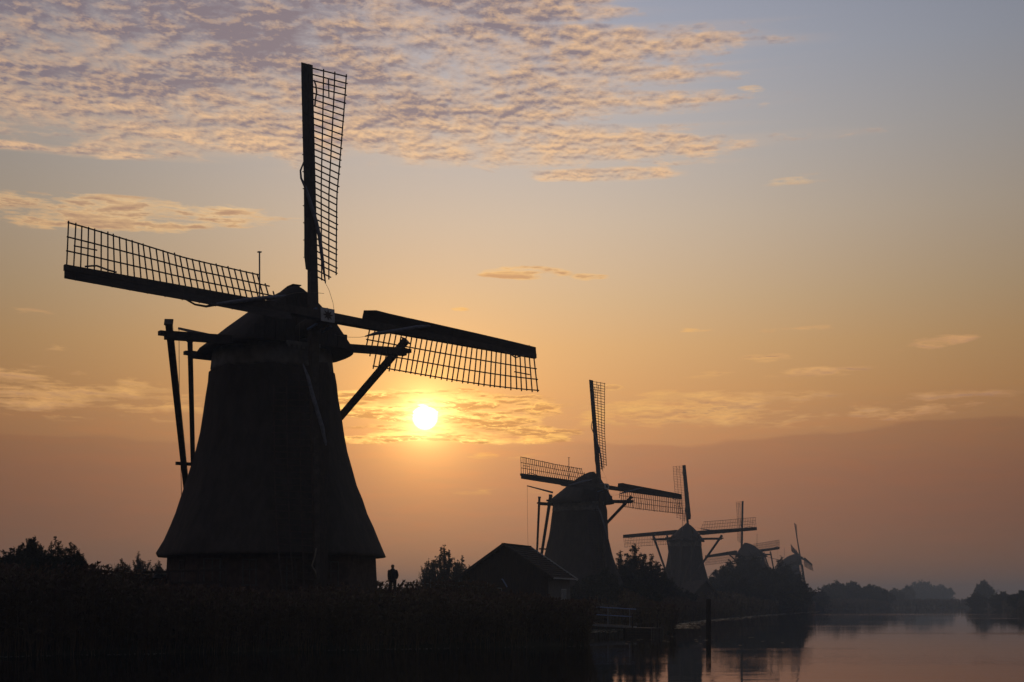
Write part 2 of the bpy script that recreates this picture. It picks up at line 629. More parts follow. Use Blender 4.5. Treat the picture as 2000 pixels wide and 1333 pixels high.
gx = spread(-2400, 2400, -45, 45, .8, 1.09)
gy = spread(-1500, 2600, 52, 160, .8, 1.06)
GX, GY = np.meshgrid(gx, gy)
GZ = ground_z(GX, GY)
vs = np.stack([GX, GY, GZ], -1).reshape(-1, 3)
nx, ny = len(gx), len(gy)
idx = np.arange(nx * ny).reshape(ny, nx)
fs = np.stack([idx[:-1, :-1], idx[:-1, 1:], idx[1:, 1:], idx[1:, :-1]], -1).reshape(-1, 4)
me = bpy.data.meshes.new('ground')
me.vertices.add(len(vs))
me.vertices.foreach_set('co', vs.astype(np.float32).reshape(-1))
me.loops.add(fs.size)
me.loops.foreach_set('vertex_index', fs.astype(np.int32).reshape(-1))
me.polygons.add(len(fs))
me.polygons.foreach_set('loop_start', np.arange(0, fs.size, 4, dtype=np.int32))
me.polygons.foreach_set('use_smooth', np.ones(len(fs), bool))
me.materials.append(M['soil'])
me.update(calc_edges=True)
tag(link('ground', me), 'dark grassy bank and polder land along the canal', kind='structure')

wm = bpy.data.meshes.new('water')
wm.from_pydata([(-2380, -1480, 0), (2380, -1480, 0), (2380, 2580, 0), (-2380, 2580, 0)], [], [(0, 1, 2, 3)])
wm.materials.append(water_mat())
tag(link('water', wm), 'still canal water mirroring the sunrise sky', kind='structure')


def gz(x, y):
    return float(ground_z(x, y))


# ------------------------------------------------------------------ windmills
def ring(r, z, a0, n=8, cx=0, cy=0, sub=1):
    pts = []
    for k in range(n):
        p0 = Vector((cx + r * math.sin(a0 + 2 * math.pi * k / n), cy - r * math.cos(a0 + 2 * math.pi * k / n), z))
        p1 = Vector((cx + r * math.sin(a0 + 2 * math.pi * (k + 1) / n), cy - r * math.cos(a0 + 2 * math.pi * (k + 1) / n), z))
        for j in range(sub):
            pts.append(p0.lerp(p1, j / sub))
    return pts


TWIST = [1.0]
BETA = lambda r, RR: TWIST[0] * R(float(np.interp(r / RR, [.18, .3, .54, .68, .82, .96, 1.0], [26, 25, 22, 14.5, 6, -4, -7])))
_cache = {}


def bar_mesh():
    if 'bar' not in _cache:
        m = MB()
        m.bar((-.16, 0, 0), (2.20, 0, 0), .058, .05)
        _cache['bar'] = m.mesh('sail_bar', M['lattice'])
    return _cache['bar']


def make_sail(root, RR, mat3, origin, seed, detail=True, kup=0.0):
    rnd = random.Random(seed)
    st = MB()
    segs = 8
    rings = []
    for i in range(segs + 1):
        r = -.35 + (RR + .35) * i / segs
        w = .46 - .20 * i / segs
        d = .42 - .22 * i / segs
        rings.append([Vector((x * w / 2, y * d / 2, r)) for x, y in ((-1, -1), (1, -1), (1, 1), (-1, 1))])
    st.loft(rings)
    o = st.build('sail', M['beam'], root)
    o.matrix_local = Matrix.Translation(origin) @ mat3.to_4x4()
    # lattice bars
    n = 34 if detail else 30
    r0, r1 = 2.7, RR - .12
    for i in range(n):
        r = r0 + (r1 - r0) * i / (n - 1)
        sc = (.52 if i == 0 else .75 if i == 1 else 1.0)
        b = link('sail_bar', bar_mesh(), o)
        b.location = (0, 0.02, r)
        b.rotation_euler = (0, rnd.uniform(-.018, .018), BETA(r, RR) + rnd.uniform(-.02, .02))
        b.scale = (sc * rnd.uniform(.97, 1.015), 1, 1)
    for t, rs in ((.78, 2.6), (1.43, 2.85), (2.1, 3.3)):
        mb = MB()
        pts = []
        for i in range(13):
            r = rs + (RR - .05 - rs) * i / 12
            be = BETA(r, RR)
            pts.append(Vector((t * math.cos(be), t * math.sin(be) - .03, r)))
        for p, q in zip(pts[:-1], pts[1:]):
            mb.bar(p, q, .055, .05)
        mb.build('sail_rail', M['lattice'], o)
    mb = MB()
    mb.bar((1.14, .0, RR - 1.55), (1.14, .02, RR - .45), .05)
    mb.build('short_rail', M['lattice'], o)
    # leading wind boards, four lengths end to end
    for q in range(4):
        b0_ = 2.75 if kup else 2.1
        ra = b0_ + (RR - b0_) * q / 4 + (.012 if q else 0)
        rb = b0_ + (RR - b0_) * (q + 1) / 4
        mb = MB()
        rings = []
        for i in range(5):
            r = ra + (rb - ra) * i / 4
            be = BETA(r, RR) * .9 + R(4)
            c, s_ = math.cos(be), math.sin(be)
            w = .62 - .22 * (r / RR)
            if q == 0 and i == 0:
                w *= .8
            if q == 0 and i == 1:
                w *= 1.04
            t0 = -.22 + .09 * (r / RR)
            a, b = t0, t0 - w
            y0 = -.06 + rnd.uniform(-.008, .008)
            rings.append([Vector((a * c, a * s_ + y0 - .018, r)), Vector((b * c, b * s_ + y0 - .018, r)),
                          Vector((b * c, b * s_ + y0 + .018, r)), Vector((a * c, a * s_ + y0 + .018, r))])
        mb.loft(rings)
        mb.build('wind_board', M['wood'], o)
    # battens that carry the boards
    if 'bat' not in _cache:
        q_ = MB()
        q_.bar((-.12, -.03, 0), (-.56, -.09, 0), .05, .035)
        _cache['bat'] = q_.mesh('board_batten', M['lattice'])
    for i in range(12):
        link('board_batten', _cache['bat'], o).location = (0, 0, 3.5 + (RR - 4) * i / 11)
    if detail:
        # rolled sail cloth, twisted over the stock, and its ropes
        k = rnd.uniform(-.5, .5)
        pts, rad = [], []
        k += kup
        P_ = [(.70, -.10, 2.3, .03), (.48, -.22, 2.8 + k * .5, .09), (.28, -.30, 3.5 + k, .105), (.05, -.34, 4.3 + k, .11), (-.25, -.34, 5.2 + k, .11),
              (-.50, -.24, 6.1 + k, .08), (-.66, -.10, 6.6 + k, .06), (-.60, .08, 7.1 + k, .05), (-.3, .16, 7.8 + k, .04)]
        for a, b, c, d in P_:
            pts.append(Vector((a, b, c)))
            rad.append(d)
        mb = MB()
        mb.tube(pts, rad, 7)
        mb.build('furled_cloth', M['cloth'], o, True)
        mb = MB()
        mb.tube([(.70, -.10, 2.32), (.85, -.22, 1.9), (1.0, -.35, 1.2), (1.05, -.45, .30)], .011, 4)
        mb.build('rope', M['rope'], o, True)
        mb = MB()
        mb.tube([(.15, -.2, RR - .9), (.22, -.26, RR - 1.2), (.34, -.1, RR - 1.5), (.2, -.2, RR - 2.0), (.15, -.24, RR - 2.4)], .045, 5)
        mb.build('knotted_rope', M['rope'], o, True)
    return o


def make_mill(loc, yaw, tau, phi, L, hubz, Rv, Rw, ov, ow, label, capk=1.0, caph=1.0, footS=9.8, sbw=1.0, tilt=0.0, lever=15.55, octa=8.0, detail=True, zscale=1.0, name='windmill', weather=False):
    root = empty(name, loc, yaw)
    tag(root, label, 'windmill', 'windmills in a row along the canal')
    a0 = R(octa) - yaw
    zs = zscale
    # brick base
    mb = MB()
    mb.loft([ring(5.82, -1.2, a0), ring(5.78, 0, a0), ring(5.66, 2.5 * zs, a0)])
    mb.build('brick_base', M['brick'], root)
    # thatched tower with its flared skirt
    prof = [(5.6, 2.22), (6.22, 2.10), (6.33, 2.16), (6.30, 2.30), (5.95, 3.0), (5.62, 3.75), (5.30, 4.45), (4.98, 5.25), (4.72, 6.0), (4.45, 6.9),
            (4.20, 7.8), (3.99, 8.7), (3.80, 9.7), (3.66, 10.6), (3.56, 11.4), (3.49, 11.92), (3.42, 12.0), (3.30, 11.98)]
    rings = []
    rnd = random.Random(int(loc[1]))
    for j, (r, z) in enumerate(prof):
        rr = ring(r, z * zs, a0, sub=5)
        for i, p in enumerate(rr):
            k = 1 + (rnd.uniform(-.010, .010) if j > 1 else 0)
            # thatch softens the corners of the octagon
            c = (i % 5)
            k *= (.988 if c == 0 else 1.004 if c in (2, 3) else 1.0)
            rr[i] = Vector((p.x * k, p.y * k, p.z + rnd.uniform(-.02, .02)))
        rings.append(rr)
    mb = MB()
    mb.loft(rings)
    mb.build('thatched_tower', M['thatch'], root, True)
    # pale collar below the cap
    mb = MB()
    mb.loft([ring(3.28, 11.9 * zs, 0, 28), ring(3.36, 12.05 * zs, 0, 28), ring(3.32, 12.4 * zs, 0, 28), ring(3.22, 13.25 * zs, 0, 28)])
    mb.build('collar_ring', M['collar'], root, True)
    # windows and door of the living quarters
    ap = 5.7 * math.cos(math.pi / 8)

    def on_wall(face, u, z, w, h, nm, m1, m2):
        an = a0 + math.pi / 4 * (face + .5)
        nrm = Vector((math.sin(an), -math.cos(an), 0))
        tx = Vector((math.cos(an), math.sin(an), 0))
        rot = Matrix((tx, -nrm, Vector((0, 0, 1)))).transposed()
        c = nrm * (5.72 * math.cos(math.pi / 8) - .02) + tx * u + Vector((0, 0, z))
        f = MB()
        for sx in (-1, 1):
            f.box((sx * (w / 2 - .04), 0, 0), (.08, .12, h))
        f.box((0, 0, h / 2 + .035), (w, .125, .07))
        f.box((0, 0, -h / 2 - .035), (w + .1, .16, .07))
        f.box((0, .003, 0), (.05, .09, h))
        if nm == 'window':
            f.box((0, .003, h * .12), (w - .16, .08, .045))
        o = f.build(nm, m1, root)
        o.matrix_local = Matrix.Translation(c) @ rot.to_4x4()
        g = MB()
        g.box((0, .03, 0), (w - .16, .03, h - .02))
        g.build('pane' if nm == 'window' else 'door_leaf', m2, o)
    on_wall(-1, -1.0, 1.25, 1.0, 1.35, 'window', M['frame'], M['curtain'])
    on_wall(-1, 1.1, 1.25, .8, 1.25, 'window', M['frame'], M['pane'])
    on_wall(-2, .6, 1.3, .8, 1.2, 'window', M['frame'], M['pane'])
    on_wall(0, 1.2, 1.2, .9, 1.2, 'window', M['frame'], M['pane'])
    on_wall(0, -.8, 1.0, 1.0, 2.0, 'door', M['frame'], M['blue'])
    # cap: cross sections from rear (+y) to front (-y)
    k = capk
    zc = 12.95 * zs
    ch = caph
    stations = [(-3.7, 1.8, .45, .0), (-3.45, 2.5, .85, -.02), (-2.9, 3.05, 1.45, -.04), (-2.0, 3.45, 2.2, -.05), (-1.0, 3.72, 2.82, -.06), (.1, 3.82, 3.28, -.06), (1.2, 3.78, 3.66, -.06),
                (2.2, 3.55, 3.90, -.06), (2.75, 3.38, 3.92, -.05), (3.1, 3.2, 3.70, -.04), (3.28, 3.08, 3.3, -.02)]
    stations = [(a_, b_, c_ * ch, d_) for a_, b_, c_, d_ in stations]
    sec = [(-1, 0), (-1.0, .06), (-.87, .23), (-.70, .44), (-.50, .645), (-.27, .845), (-.07, .975), (0, 1.0), (.07, .975), (.27, .845), (.50, .645), (.70, .44), (.87, .23), (1.0, .06), (1, 0)]
    rings = []
    for (s_, w, h, dz_) in stations:
        rings.append([Vector((x * w * k, -s_ * k, zc + dz_ + zz * h * k + rnd.uniform(-.015, .015))) for x, zz in sec] +
                     [Vector((x * w * k * .9, -s_ * k, zc + .1)) for x in (.8, 0, -.8)])
    mb = MB()
    mb.loft(rings)
    cap = mb.build('cap', M['thatch'], root, True)
    # ridge capping
    mb = MB()
    rp_ = [(-1.0, 2.82 * ch - .04), (.1, 3.28 * ch - .04), (1.2, 3.66 * ch - .04), (2.2, 3.90 * ch - .05), (2.85, 3.92 * ch - .06)]
    for (s1_, h1), (s2_, h2) in zip(rp_[:-1], rp_[1:]):
        mb.bar((0, -s1_ * k, zc + h1 * k), (0, -s2_ * k, zc + h2 * k), .5, .05)
    mb.build('ridge_cap', M['wood'], cap)
    # boarded front gable and its painted board
    for i in range(9):
        x = -2.4 + 4.8 * i / 8
        hh = max(.5, (1 - (abs(x) / 3.1) ** 1.25) * 3.1 * ch)
        b = MB()
        b.box((x * k, -3.32 * k, zc + .12 + hh * k / 2), (.56 * k, .06, hh * k))
        b.build('gable_plank', M['wood'], cap)
    b = MB()
    b.box((0, -3.55 * k, zc + .02), (2.0, .08, .20))
    for i in range(7):
        b.box((-.84 + .28 * i, -3.55 * k, zc - .15), (.17, .07, .14))
    b.build('painted_board', M['collar'], cap)
    # lightning rod
    b = MB()
    b.tube([(0.2, 2.0, zc + 2.1 * k), (0.2, 2.02, zc + 2.4 * k + 3.6 + (1 - k) * 2)], .045, 6)
    b.box((0.2, 2.02, zc + 2.4 * k + 3.65 + (1 - k) * 2), (.2, .2, .05))
    b.build('lightning_rod', M['steel'], cap)
    # wind shaft with its star plate
    av = Vector((0, -math.cos(tau), math.sin(tau)))
    uv = Vector((0, math.sin(tau), math.cos(tau)))
    hv = Vector((1, 0, 0))
    hub = Vector((0, -L, hubz))
    b = MB()
    b.tube([hub - av * 2.6, hub - av * .5, hub + av * (max(ov, ow) + .25)], [.42, .42, .40], 10)
    sh = b.build('wind_shaft', M['beam'], root, True)
    ve = (math.cos(phi) * uv + math.sin(phi) * hv)
    we = (math.cos(phi) * hv - math.sin(phi) * uv)
    fr = hub + av * (max(ov, ow) + .27)
    rot = Matrix((we, -av, ve)).transposed()
    b = MB()
    b.box(fr, (.78, .06, .72), rot)
    b.build('face_plate', M['white'], sh)
    b = MB()
    pts = []
    for i in range(16):
        q = 2 * math.pi * i / 16
        rr_ = .30 if i % 2 == 0 else .13
        pts.append(fr + av * .036 + we * math.cos(q) * rr_ + ve * math.sin(q) * rr_)
    b.loft([[p for p in pts], [p + av * .02 for p in pts]])
    b.build('painted_star', M['wood'], sh)
    for sx_ in (-1, 1):
        for sz in (-1, 1):
            b = MB()
            b.box(hub + av * ((ov + ow) / 2) + we * sx_ * .42 + ve * sz * .42, (.10, 1.0, .10), rot)
            b.build('hub_clamp', M['blue'], sh)
    for j, (r_, t_, RR, oo) in enumerate(((ve, we, Rv, ov), (we, -ve, Rw, ow), (-ve, -we, Rv, ov), (-we, ve, Rw, ow))):
        m3 = Matrix((t_, -av, r_)).transposed()
        make_sail(root, RR, m3, hub + av * oo, seed=j + int(loc[1]), detail=detail, kup=1.3 if j == 0 else 0.0)
    # winding gear at the back
    zb = 13.55 * zs
    lb, sb = -2.3, 3.0
    b = MB()
    b.bar((-7.15, lb, zb - .72 * tilt), (7.15, lb, zb - .1 * tilt), .38, .42)
    b.box((-7.3, lb, zb - .72 * tilt + .08), (.35, .36, .22))
    b.box((7.3, lb, zb - .1 * tilt + .08), (.35, .36, .22))
    b.build('long_beam', M['beam'], root)
    b = MB()
    zs_ = zb - .58 * tilt
    b.bar((-4.0 * sbw, sb, zs_), (4.0 * sbw, sb, zs_), .36, .38)
    b.box((-4.12 * sbw, sb, zs_ + .06), (.3, .34, .2))
    b.box((4.12 * sbw, sb, zs_ + .06), (.3, .34, .2))
    b.build('short_beam', M['beam'], root)
    foot = Vector((0, footS, .9))
    for sx in (-1, 1):
        for (x0, y0, w) in ((6.75, lb, .34), (3.75 * sbw, sb, .28)):
            top = Vector((sx * x0, y0 + .33, zb - tilt * (.58 if y0 > 0 else .68 if sx < 0 else .1)))
            d = (foot + Vector((sx * .25, 0, .4)) - top).normalized()
            b = MB()
            b.bar(top - d * .85, foot + Vector((sx * .25, 0, .4)), w, w, w2=w * .8, h2=w * .8)
            b.bar(top - d * .92, top - d * .85, w * 1.3, w * 1.3)
            b.build('tail_brace', M['beam'], root)
    b = MB()
    b.bar((0, 3.6, zb - .1), foot, .42, .5, w2=.34, h2=.36)
    b.build('tail_pole', M['beam'], root)
    # strut joining the braces
    f_ = .50
    q0 = Vector((-6.75, lb + .33, zb)).lerp(foot, f_)
    b = MB()
    b.bar((q0.x - .6, q0.y, q0.z), (-q0.x + .6, q0.y, q0.z), .16, .18)
    b.build('brace_strut', M['beam'], root)
    # capstan wheel on the tail
    b = MB()
    b.tube([foot + Vector((-.6, 0, 0)), foot + Vector((.6, 0, 0))], .14, 8)
    for i in range(8):
        q = 2 * math.pi * i / 8
        b.bar(foot + Vector((.62, 0, 0)), foot + Vector((.62, math.cos(q) * .95, math.sin(q) * .85)), .06)
    b.build('capstan_wheel', M['beam'], root)
    # brake lever with its rope
    b = MB()
    lv = Vector((-2.5, 7.0, lever * zs))
    b.bar((-2.1, 2.6, (lever - 1.1) * zs), lv, .20, .22, w2=.13, h2=.13)
    b.build('brake_lever', M['paleplank'], root)
    b = MB()
    b.tube([lv, lv + Vector((.02, .0, -4)), lv + Vector((.25, 0, -13.2 * zs))], .018, 4)
    b.build('brake_rope', M['rope'], root)
    return root


def mill_at(hubx, hubD, hubrel, th, L, ground, **kw):
    th_ = R(th)
    cx, cy = hubx - math.sin(th_) * L, hubD + math.cos(th_) * L
    return make_mill((cx, cy, ground), th_, L=L, hubz=EYE + hubrel - ground, **kw)


G1 = 2.55
mill1 = mill_at(-10.42, 74.6, 14.67, 36.0, 4.75, G1, tau=R(7.1), phi=R(2.9), Rv=14.39, Rw=13.57, ov=0, ow=1.3, capk=1.03, caph=.83, sbw=.9, tilt=1.0, lever=15.1,
                label='largest and nearest thatched windmill, black against the sky beside the reed bank', octa=8, zscale=1.035)
TWIST[0] = .58
mill2 = mill_at(10.95, 177.9, 14.35, 40.9, 3.8, 1.9, tau=R(8.9), phi=R(3.1), Rv=14.07, Rw=13.92, ov=0, ow=1.0,
                label='second nearest thatched windmill, standing behind the tiled shed with its tail beams to the left', octa=14, footS=8.0, tilt=1.0)
mill3 = mill_at(36.54, 294.4, 14.61, 163.1, 3.9, 1.9, tau=R(8), phi=R(3.3), Rv=14, Rw=14, ov=0, ow=.6,
                label='windmill seen from behind between two dark trees, its pointed cap in front of the sails', octa=10, sbw=.82)
mill4 = mill_at(62.85, 389.2, 14.05, 215.6, 4.0, 1.9, tau=R(8), phi=R(6.9), Rv=14, Rw=14, ov=0, ow=-.6,
                label='windmill sunk behind a big dark tree clump with only cap and sails showing', octa=5, detail=False)
mill5 = mill_at(101.4, 500.0, 15.8, 64.6, 3.8, 2.6, tau=R(12), phi=R(10.3), Rv=13.1, Rw=13.1, ov=0, ow=.6, zscale=1.02,
                label='hazy windmill at the right end of the row with narrow sails and white trimmed cap', octa=20, detail=False)
mill6 = mill_at(577.0, 1700.0, 14.0, 50, 3.8, 1.7, tau=R(10), phi=R(-12), Rv=13.5, Rw=13.5, ov=0, ow=.6,
                label='tiny faint windmill beyond the right bank with one sail tip above the trees', octa=20, detail=False)


# ------------------------------------------------------------------ trees and bushes
def crown_quads(shoots, leaf, per, rng, spread_=.16, lw=.28, cnt=None):
    """leaves set along shoots; shoots: list of (k,3) polylines; returns (n,4,3)"""
    out = []
    for si, pl in enumerate(shoots):
        pl = np.asarray(pl)
        n = per if cnt is None else max(2, int(per * cnt[si]))
        t = rng.uniform(.05, 1.0, n)
        i = np.minimum((t * (len(pl) - 1)).astype(int), len(pl) - 2)
        f = (t * (len(pl) - 1) - i)[:, None]
        p = pl[i] * (1 - f) + pl[i + 1] * f
        d = unit(pl[i + 1] - pl[i])
        o = unit(rng.normal(size=(n, 3)))
        ld = unit(d * .6 + o * .9)
        sd = unit(np.cross(ld, rng.normal(size=(n, 3))))
        L_ = leaf * rng.uniform(.6, 1.3, n)[:, None]
        p = p + o * spread_ * rng.uniform(0, 1, n)[:, None] * (1.15 - t)[:, None]
        a = p
        b = p + ld * L_ * .5 + sd * L_ * lw
        c = p + ld * L_
        e = p + ld * L_ * .5 - sd * L_ * lw
        out.append(np.stack([a, b, c, e], 1))
    return np.concatenate(out)


def make_tree(x, y, h, w, label, n_shoot=160, per=46, leaf=.2, upright=.6, clear=.12, group=None, seed=0, name='tree', cat='tree', mat_='leaf', lean=0.0, base=None, lobes=5, z0=None):
    rng = np.random.default_rng(1000 + seed)
    z0 = gz(x, y) - .1 if z0 is None else z0
    root = empty(name, (x, y, z0))
    tag(root, label, cat, group)
    h = h - z0
    # trunk and limbs
    mb = MB()
    tips = []
    nl = lobes
    n_shoot = int(n_shoot * (2.3 if upright > .7 else 1.7))
    tr = .035 * h + .04
    cen = []
    for i in range(nl):
        q = 2 * math.pi * (i + rng.uniform(-.3, .3)) / nl
        rr = w * .5 * rng.uniform(.25, .62)
        top = np.array([math.cos(q) * rr + lean * h * .3, math.sin(q) * rr, h * rng.uniform(.45, .80)])
        cen.append((top, w * rng.uniform(.20, .32), h * rng.uniform(.16, .26)))
    cen.append((np.array([lean * h * .4, 0, h * .74]), w * .24, h * .24))
    for c, a, b in cen:
        k = np.array([0, 0, h * clear])
        mb.tube([(0, 0, -.3), tuple(k * .5 + rng.normal(0, .05, 3)), tuple(k + (c - k) * .5 + rng.normal(0, .03 * h, 3)), tuple(c)], [tr, tr * .8, tr * .45, tr * .15], 5)
    mb.build('trunk', M['bark'], root, True)
    shoots = []
    twigs = MB()
    cnt = []
    n_pl = int(max(9, 6 + 9 * w / max(h, .5)) * (5.5 if upright > .7 else 4.2 if upright > .6 else 4.0))
    per_pl = max(5, n_shoot // n_pl)
    for j in range(n_pl):
        q = rng.uniform(0, 2 * np.pi)
        rho = w * .5 * math.sqrt(rng.uniform(0, 1)) if j else 0.0
        env = (1 - (2 * rho / w) ** 2 * (.45 if upright > .6 else .38)) * (rng.uniform(.78, 1.0) if j else 1.0)
        hz_ = h * env
        b0 = np.array([math.cos(q) * rho * .35 + rng.normal(0, .05 * w), math.sin(q) * rho * .35 + rng.normal(0, .05 * w), h * clear * rng.uniform(.3, 1)])
        b1 = np.array([math.cos(q) * rho * .95 + lean * h * .3, math.sin(q) * rho * .95, hz_ * .72])
        tip = np.array([b1[0] + math.cos(q) * rho * .12 + rng.normal(0, .03 * h), b1[1] + rng.normal(0, .03 * h), hz_])
        pl = np.array([b0, b0 * .5 + b1 * .5 + np.array([0, 0, .06 * h]), b1, b1 * .4 + tip * .6, tip])
        twigs.tube([tuple(q_) for q_ in pl], [.012 * h + .01, .010 * h, .006 * h, .004 * h, .002 * h], 4)
        shoots.append(pl[1:])
        cnt.append(1.2)
        rad_ = min(h, w * 1.3) * rng.uniform(.10, .19) * (.72 if upright > .7 else 1.0 if upright > .6 else 1.25)
        for m_ in range(per_pl):
            t_ = rng.uniform(.08, .98)
            f_ = t_ * 4
            i_ = min(int(f_), 3)
            p0 = pl[i_] * (1 - f_ + i_) + pl[i_ + 1] * (f_ - i_)
            a_ = rng.uniform(0, 2 * np.pi)
            up_ = upright * 1.5
            d = unit(np.array([math.cos(a_), math.sin(a_), up_ + rng.normal(0, .25)]))
            kk = (1.35 - 1.15 * t_) * rng.uniform(.6, 1.5)
            ln = rad_ * kk
            bend = np.array([math.cos(a_), math.sin(a_), -.3]) * ln * .3
            sp_ = np.array([p0 + d * ln * t + bend * t * t for t in (0, .4, .75, 1.0)])
            sp_[:, 2] = np.minimum(sp_[:, 2], h * 1.02)
            shoots.append(sp_)
            cnt.append(kk)
    per = max(8, int(per * n_shoot / len(shoots) * .9))
    leaf, per = (leaf * .82, int(per * 1.35)) if upright > .7 else (leaf, per)
    V = crown_quads(shoots, leaf, per, rng, spread_=.012 * h + .03, lw=.2, cnt=cnt)
    V[:, :, 2] = np.maximum(V[:, :, 2], -.05)
    cr_ = quads('crown', V, [M[mat_]], root)
    twigs.build('twigs', M['bark'], root)
    return root


def sx(px, D):
    return (px - 1000) / 2777.8 * D


def topz(py, D):
    return EYE + (1179 - py) / 2777.8 * D


GB = 'willow bushes at the left edge of the reed bank'
k = 0
for (px, D, ty, wpx, lab, ns, per, lf) in (
        (28, 78, 1068, 100, 'willow bush cut by the left edge of the photo, feathery top', 230, 60, .13),
        (62, 81, 1046, 90, 'tallest willow bush near the left edge, upright feathery shoots', 260, 60, .13),
        (108, 79, 1050, 84, 'willow bush in the middle of the left clump beside the tallest one', 250, 60, .13),
        (142, 77, 1062, 60, 'rightmost willow bush of the left clump, sloping down toward the shed', 210, 56, .13),
        (186, 95, 1100, 40, 'small low sapling in the gap between the left clump and the mill', 70, 40, .13),
        (240, 112, 1092, 50, 'thin hazy bush behind the low shed roof', 110, 44, .15),
        (272, 118, 1078, 50, 'taller hazy bush just left of the mill skirt', 120, 44, .15),
        (308, 112, 1096, 50, 'low bush touching the left wall of the big mill', 130, 46, .15)):
    k += 1
    make_tree(sx(px, D), D, topz(ty, D), wpx / 2777.8 * D, lab, ns, per, lf, upright=.78, clear=.05, seed=k, name='willow_bush', cat='bush', group='bushes left of the big windmill', lobes=6)
for (px, D, ty, wpx, lab, ns, per, lf) in (
        (868, 150, 1066, 74, 'pale feathery willow between the standing person and the tiled shed', 200, 55, .20),
        (834, 148, 1092, 34, 'small leaning willow shoot left of the pale feathery willow', 60, 40, .20),
        (900, 152, 1084, 40, 'short willow tucked behind the shed gable', 90, 45, .20)):
    k += 1
    make_tree(sx(px, D), D, topz(ty, D), wpx / 2777.8 * D, lab, ns, per, lf, upright=.75, clear=.08, seed=k, name='willow_tree', cat='tree', group='willows behind the person')
for (px, D, ty, wpx, lab, ns, per, lf, mt) in (
        (1150, 160, 1124, 80, 'dark rounded shrub at the foot of the second mill', 200, 60, .25, 'leafdark'),
        (1182, 168, 1108, 60, 'dark shrub at the lower right corner of the second mill', 160, 60, .25, 'leafdark'),
        (1212, 192, 1076, 52, 'slim tree rising right beside the second mill', 170, 55, .26, 'leaf'),
        (1240, 186, 1062, 60, 'tallest tree between the second and third mills', 230, 60, .26, 'leaf'),
        (1272, 184, 1082, 56, 'bushy tree right of the tallest one, left of the third mill', 200, 60, .26, 'leaf'),
        (1296, 190, 1112, 44, 'low shrub at the left foot of the third mill', 120, 50, .26, 'leafdark'),
        (1230, 150, 1140, 130, 'broad dark thicket on the bank above the footbridge', 260, 60, .26, 'leafdark'),
        (1320, 200, 1146, 80, 'low thicket beside the small dark hut', 160, 60, .26, 'leafdark')):
    k += 1
    make_tree(sx(px, D), D, topz(ty, D), wpx / 2777.8 * D, lab, ns, per, lf, upright=.62, clear=.06, seed=k, name='tree' if mt == 'leaf' else 'shrub', cat='tree' if mt == 'leaf' else 'bush', mat_=mt,
              group='trees and shrubs between the second and third mills')
for (px, D, ty, wpx, lab, ns, per, lf) in (
        (1412, 322, 1104, 50, 'ragged tree at the left edge of the big clump, right of the third mill', 200, 60, .42),
        (1440, 330, 1082, 62, 'tall tree in the big clump covering the left arm of the fourth mill', 260, 70, .42),
        (1474, 326, 1086, 70, 'dense round tree at the centre of the big clump', 300, 70, .42),
        (1500, 318, 1104, 70, 'dense tree in the big clump under the tail beams of the fourth mill', 280, 70, .42),
        (1528, 335, 1086, 40, 'narrow tree top between the fourth and fifth mills', 160, 60, .42),
        (1546, 340, 1102, 50, 'rounded tree covering the left side of the fifth mill', 200, 60, .42),
        (1566, 350, 1132, 46, 'low bush at the right end of the big clump above the water', 160, 60, .42),
        (1450, 290, 1130, 120, 'broad low bush in front of the big clump', 300, 70, .42),
        (1530, 310, 1136, 100, 'broad low bush in front of the fifth mill', 260, 70, .42)):
    k += 1
    make_tree(sx(px, D), D, topz(ty, D), wpx / 2777.8 * D, lab, ns, per, lf, upright=.55, clear=.05, seed=k, name='tree', cat='tree', mat_='leafdark', group='big dark tree clump in front of the fourth mill')
for (px, D, ty, wpx, lab, ns, per, lf) in (
        (1600, 480, 1148, 34, 'small pointed tree right of the fifth mill', 130, 50, .6),
        (1634, 640, 1134, 56, 'highest round tree of the far dark row on the left bank', 240, 60, .75),
        (1664, 650, 1137, 50, 'round tree second in the far dark row', 220, 60, .75),
        (1702, 655, 1142, 60, 'broad tree third in the far dark row', 230, 60, .75),
        (1727, 660, 1152, 40, 'last low tree of the far dark row where the bank ends', 160, 60, .75),
        (1748, 830, 1149, 34, 'small grey tree just beyond the far dark row', 130, 50, .9),
        (1772, 950, 1143, 30, 'flat topped grey tree in the distance', 120, 50, 1.0),
        (1800, 1250, 1133, 62, 'palest and tallest distant tree at the end of the canal', 280, 60, 1.2),
        (1838, 1260, 1142, 50, 'pale distant tree right of the tallest pale one', 220, 60, 1.2),
        (1910, 540, 1158, 40, 'ragged bush at the left end of the right bank', 160, 50, .6),
        (1922, 700, 1134, 34, 'hazy taller tree behind the right bank bushes', 200, 55, .8),
        (1956, 500, 1155, 40, 'round bush in the middle of the right bank', 170, 55, .55),
        (1996, 410, 1154, 54, 'dark bush on the right bank cut by the photo edge', 220, 60, .45),
        (2050, 380, 1150, 70, 'dark bush on the right bank just past the photo edge', 200, 60, .45)):
    k += 1
    make_tree(sx(px, D), D, topz(ty, D), wpx / 2777.8 * D, lab, ns, per, lf, upright=.5, clear=.05, seed=k, name='tree', cat='tree', mat_='leafdark',
              group='distant trees on both canal banks', lobes=6)


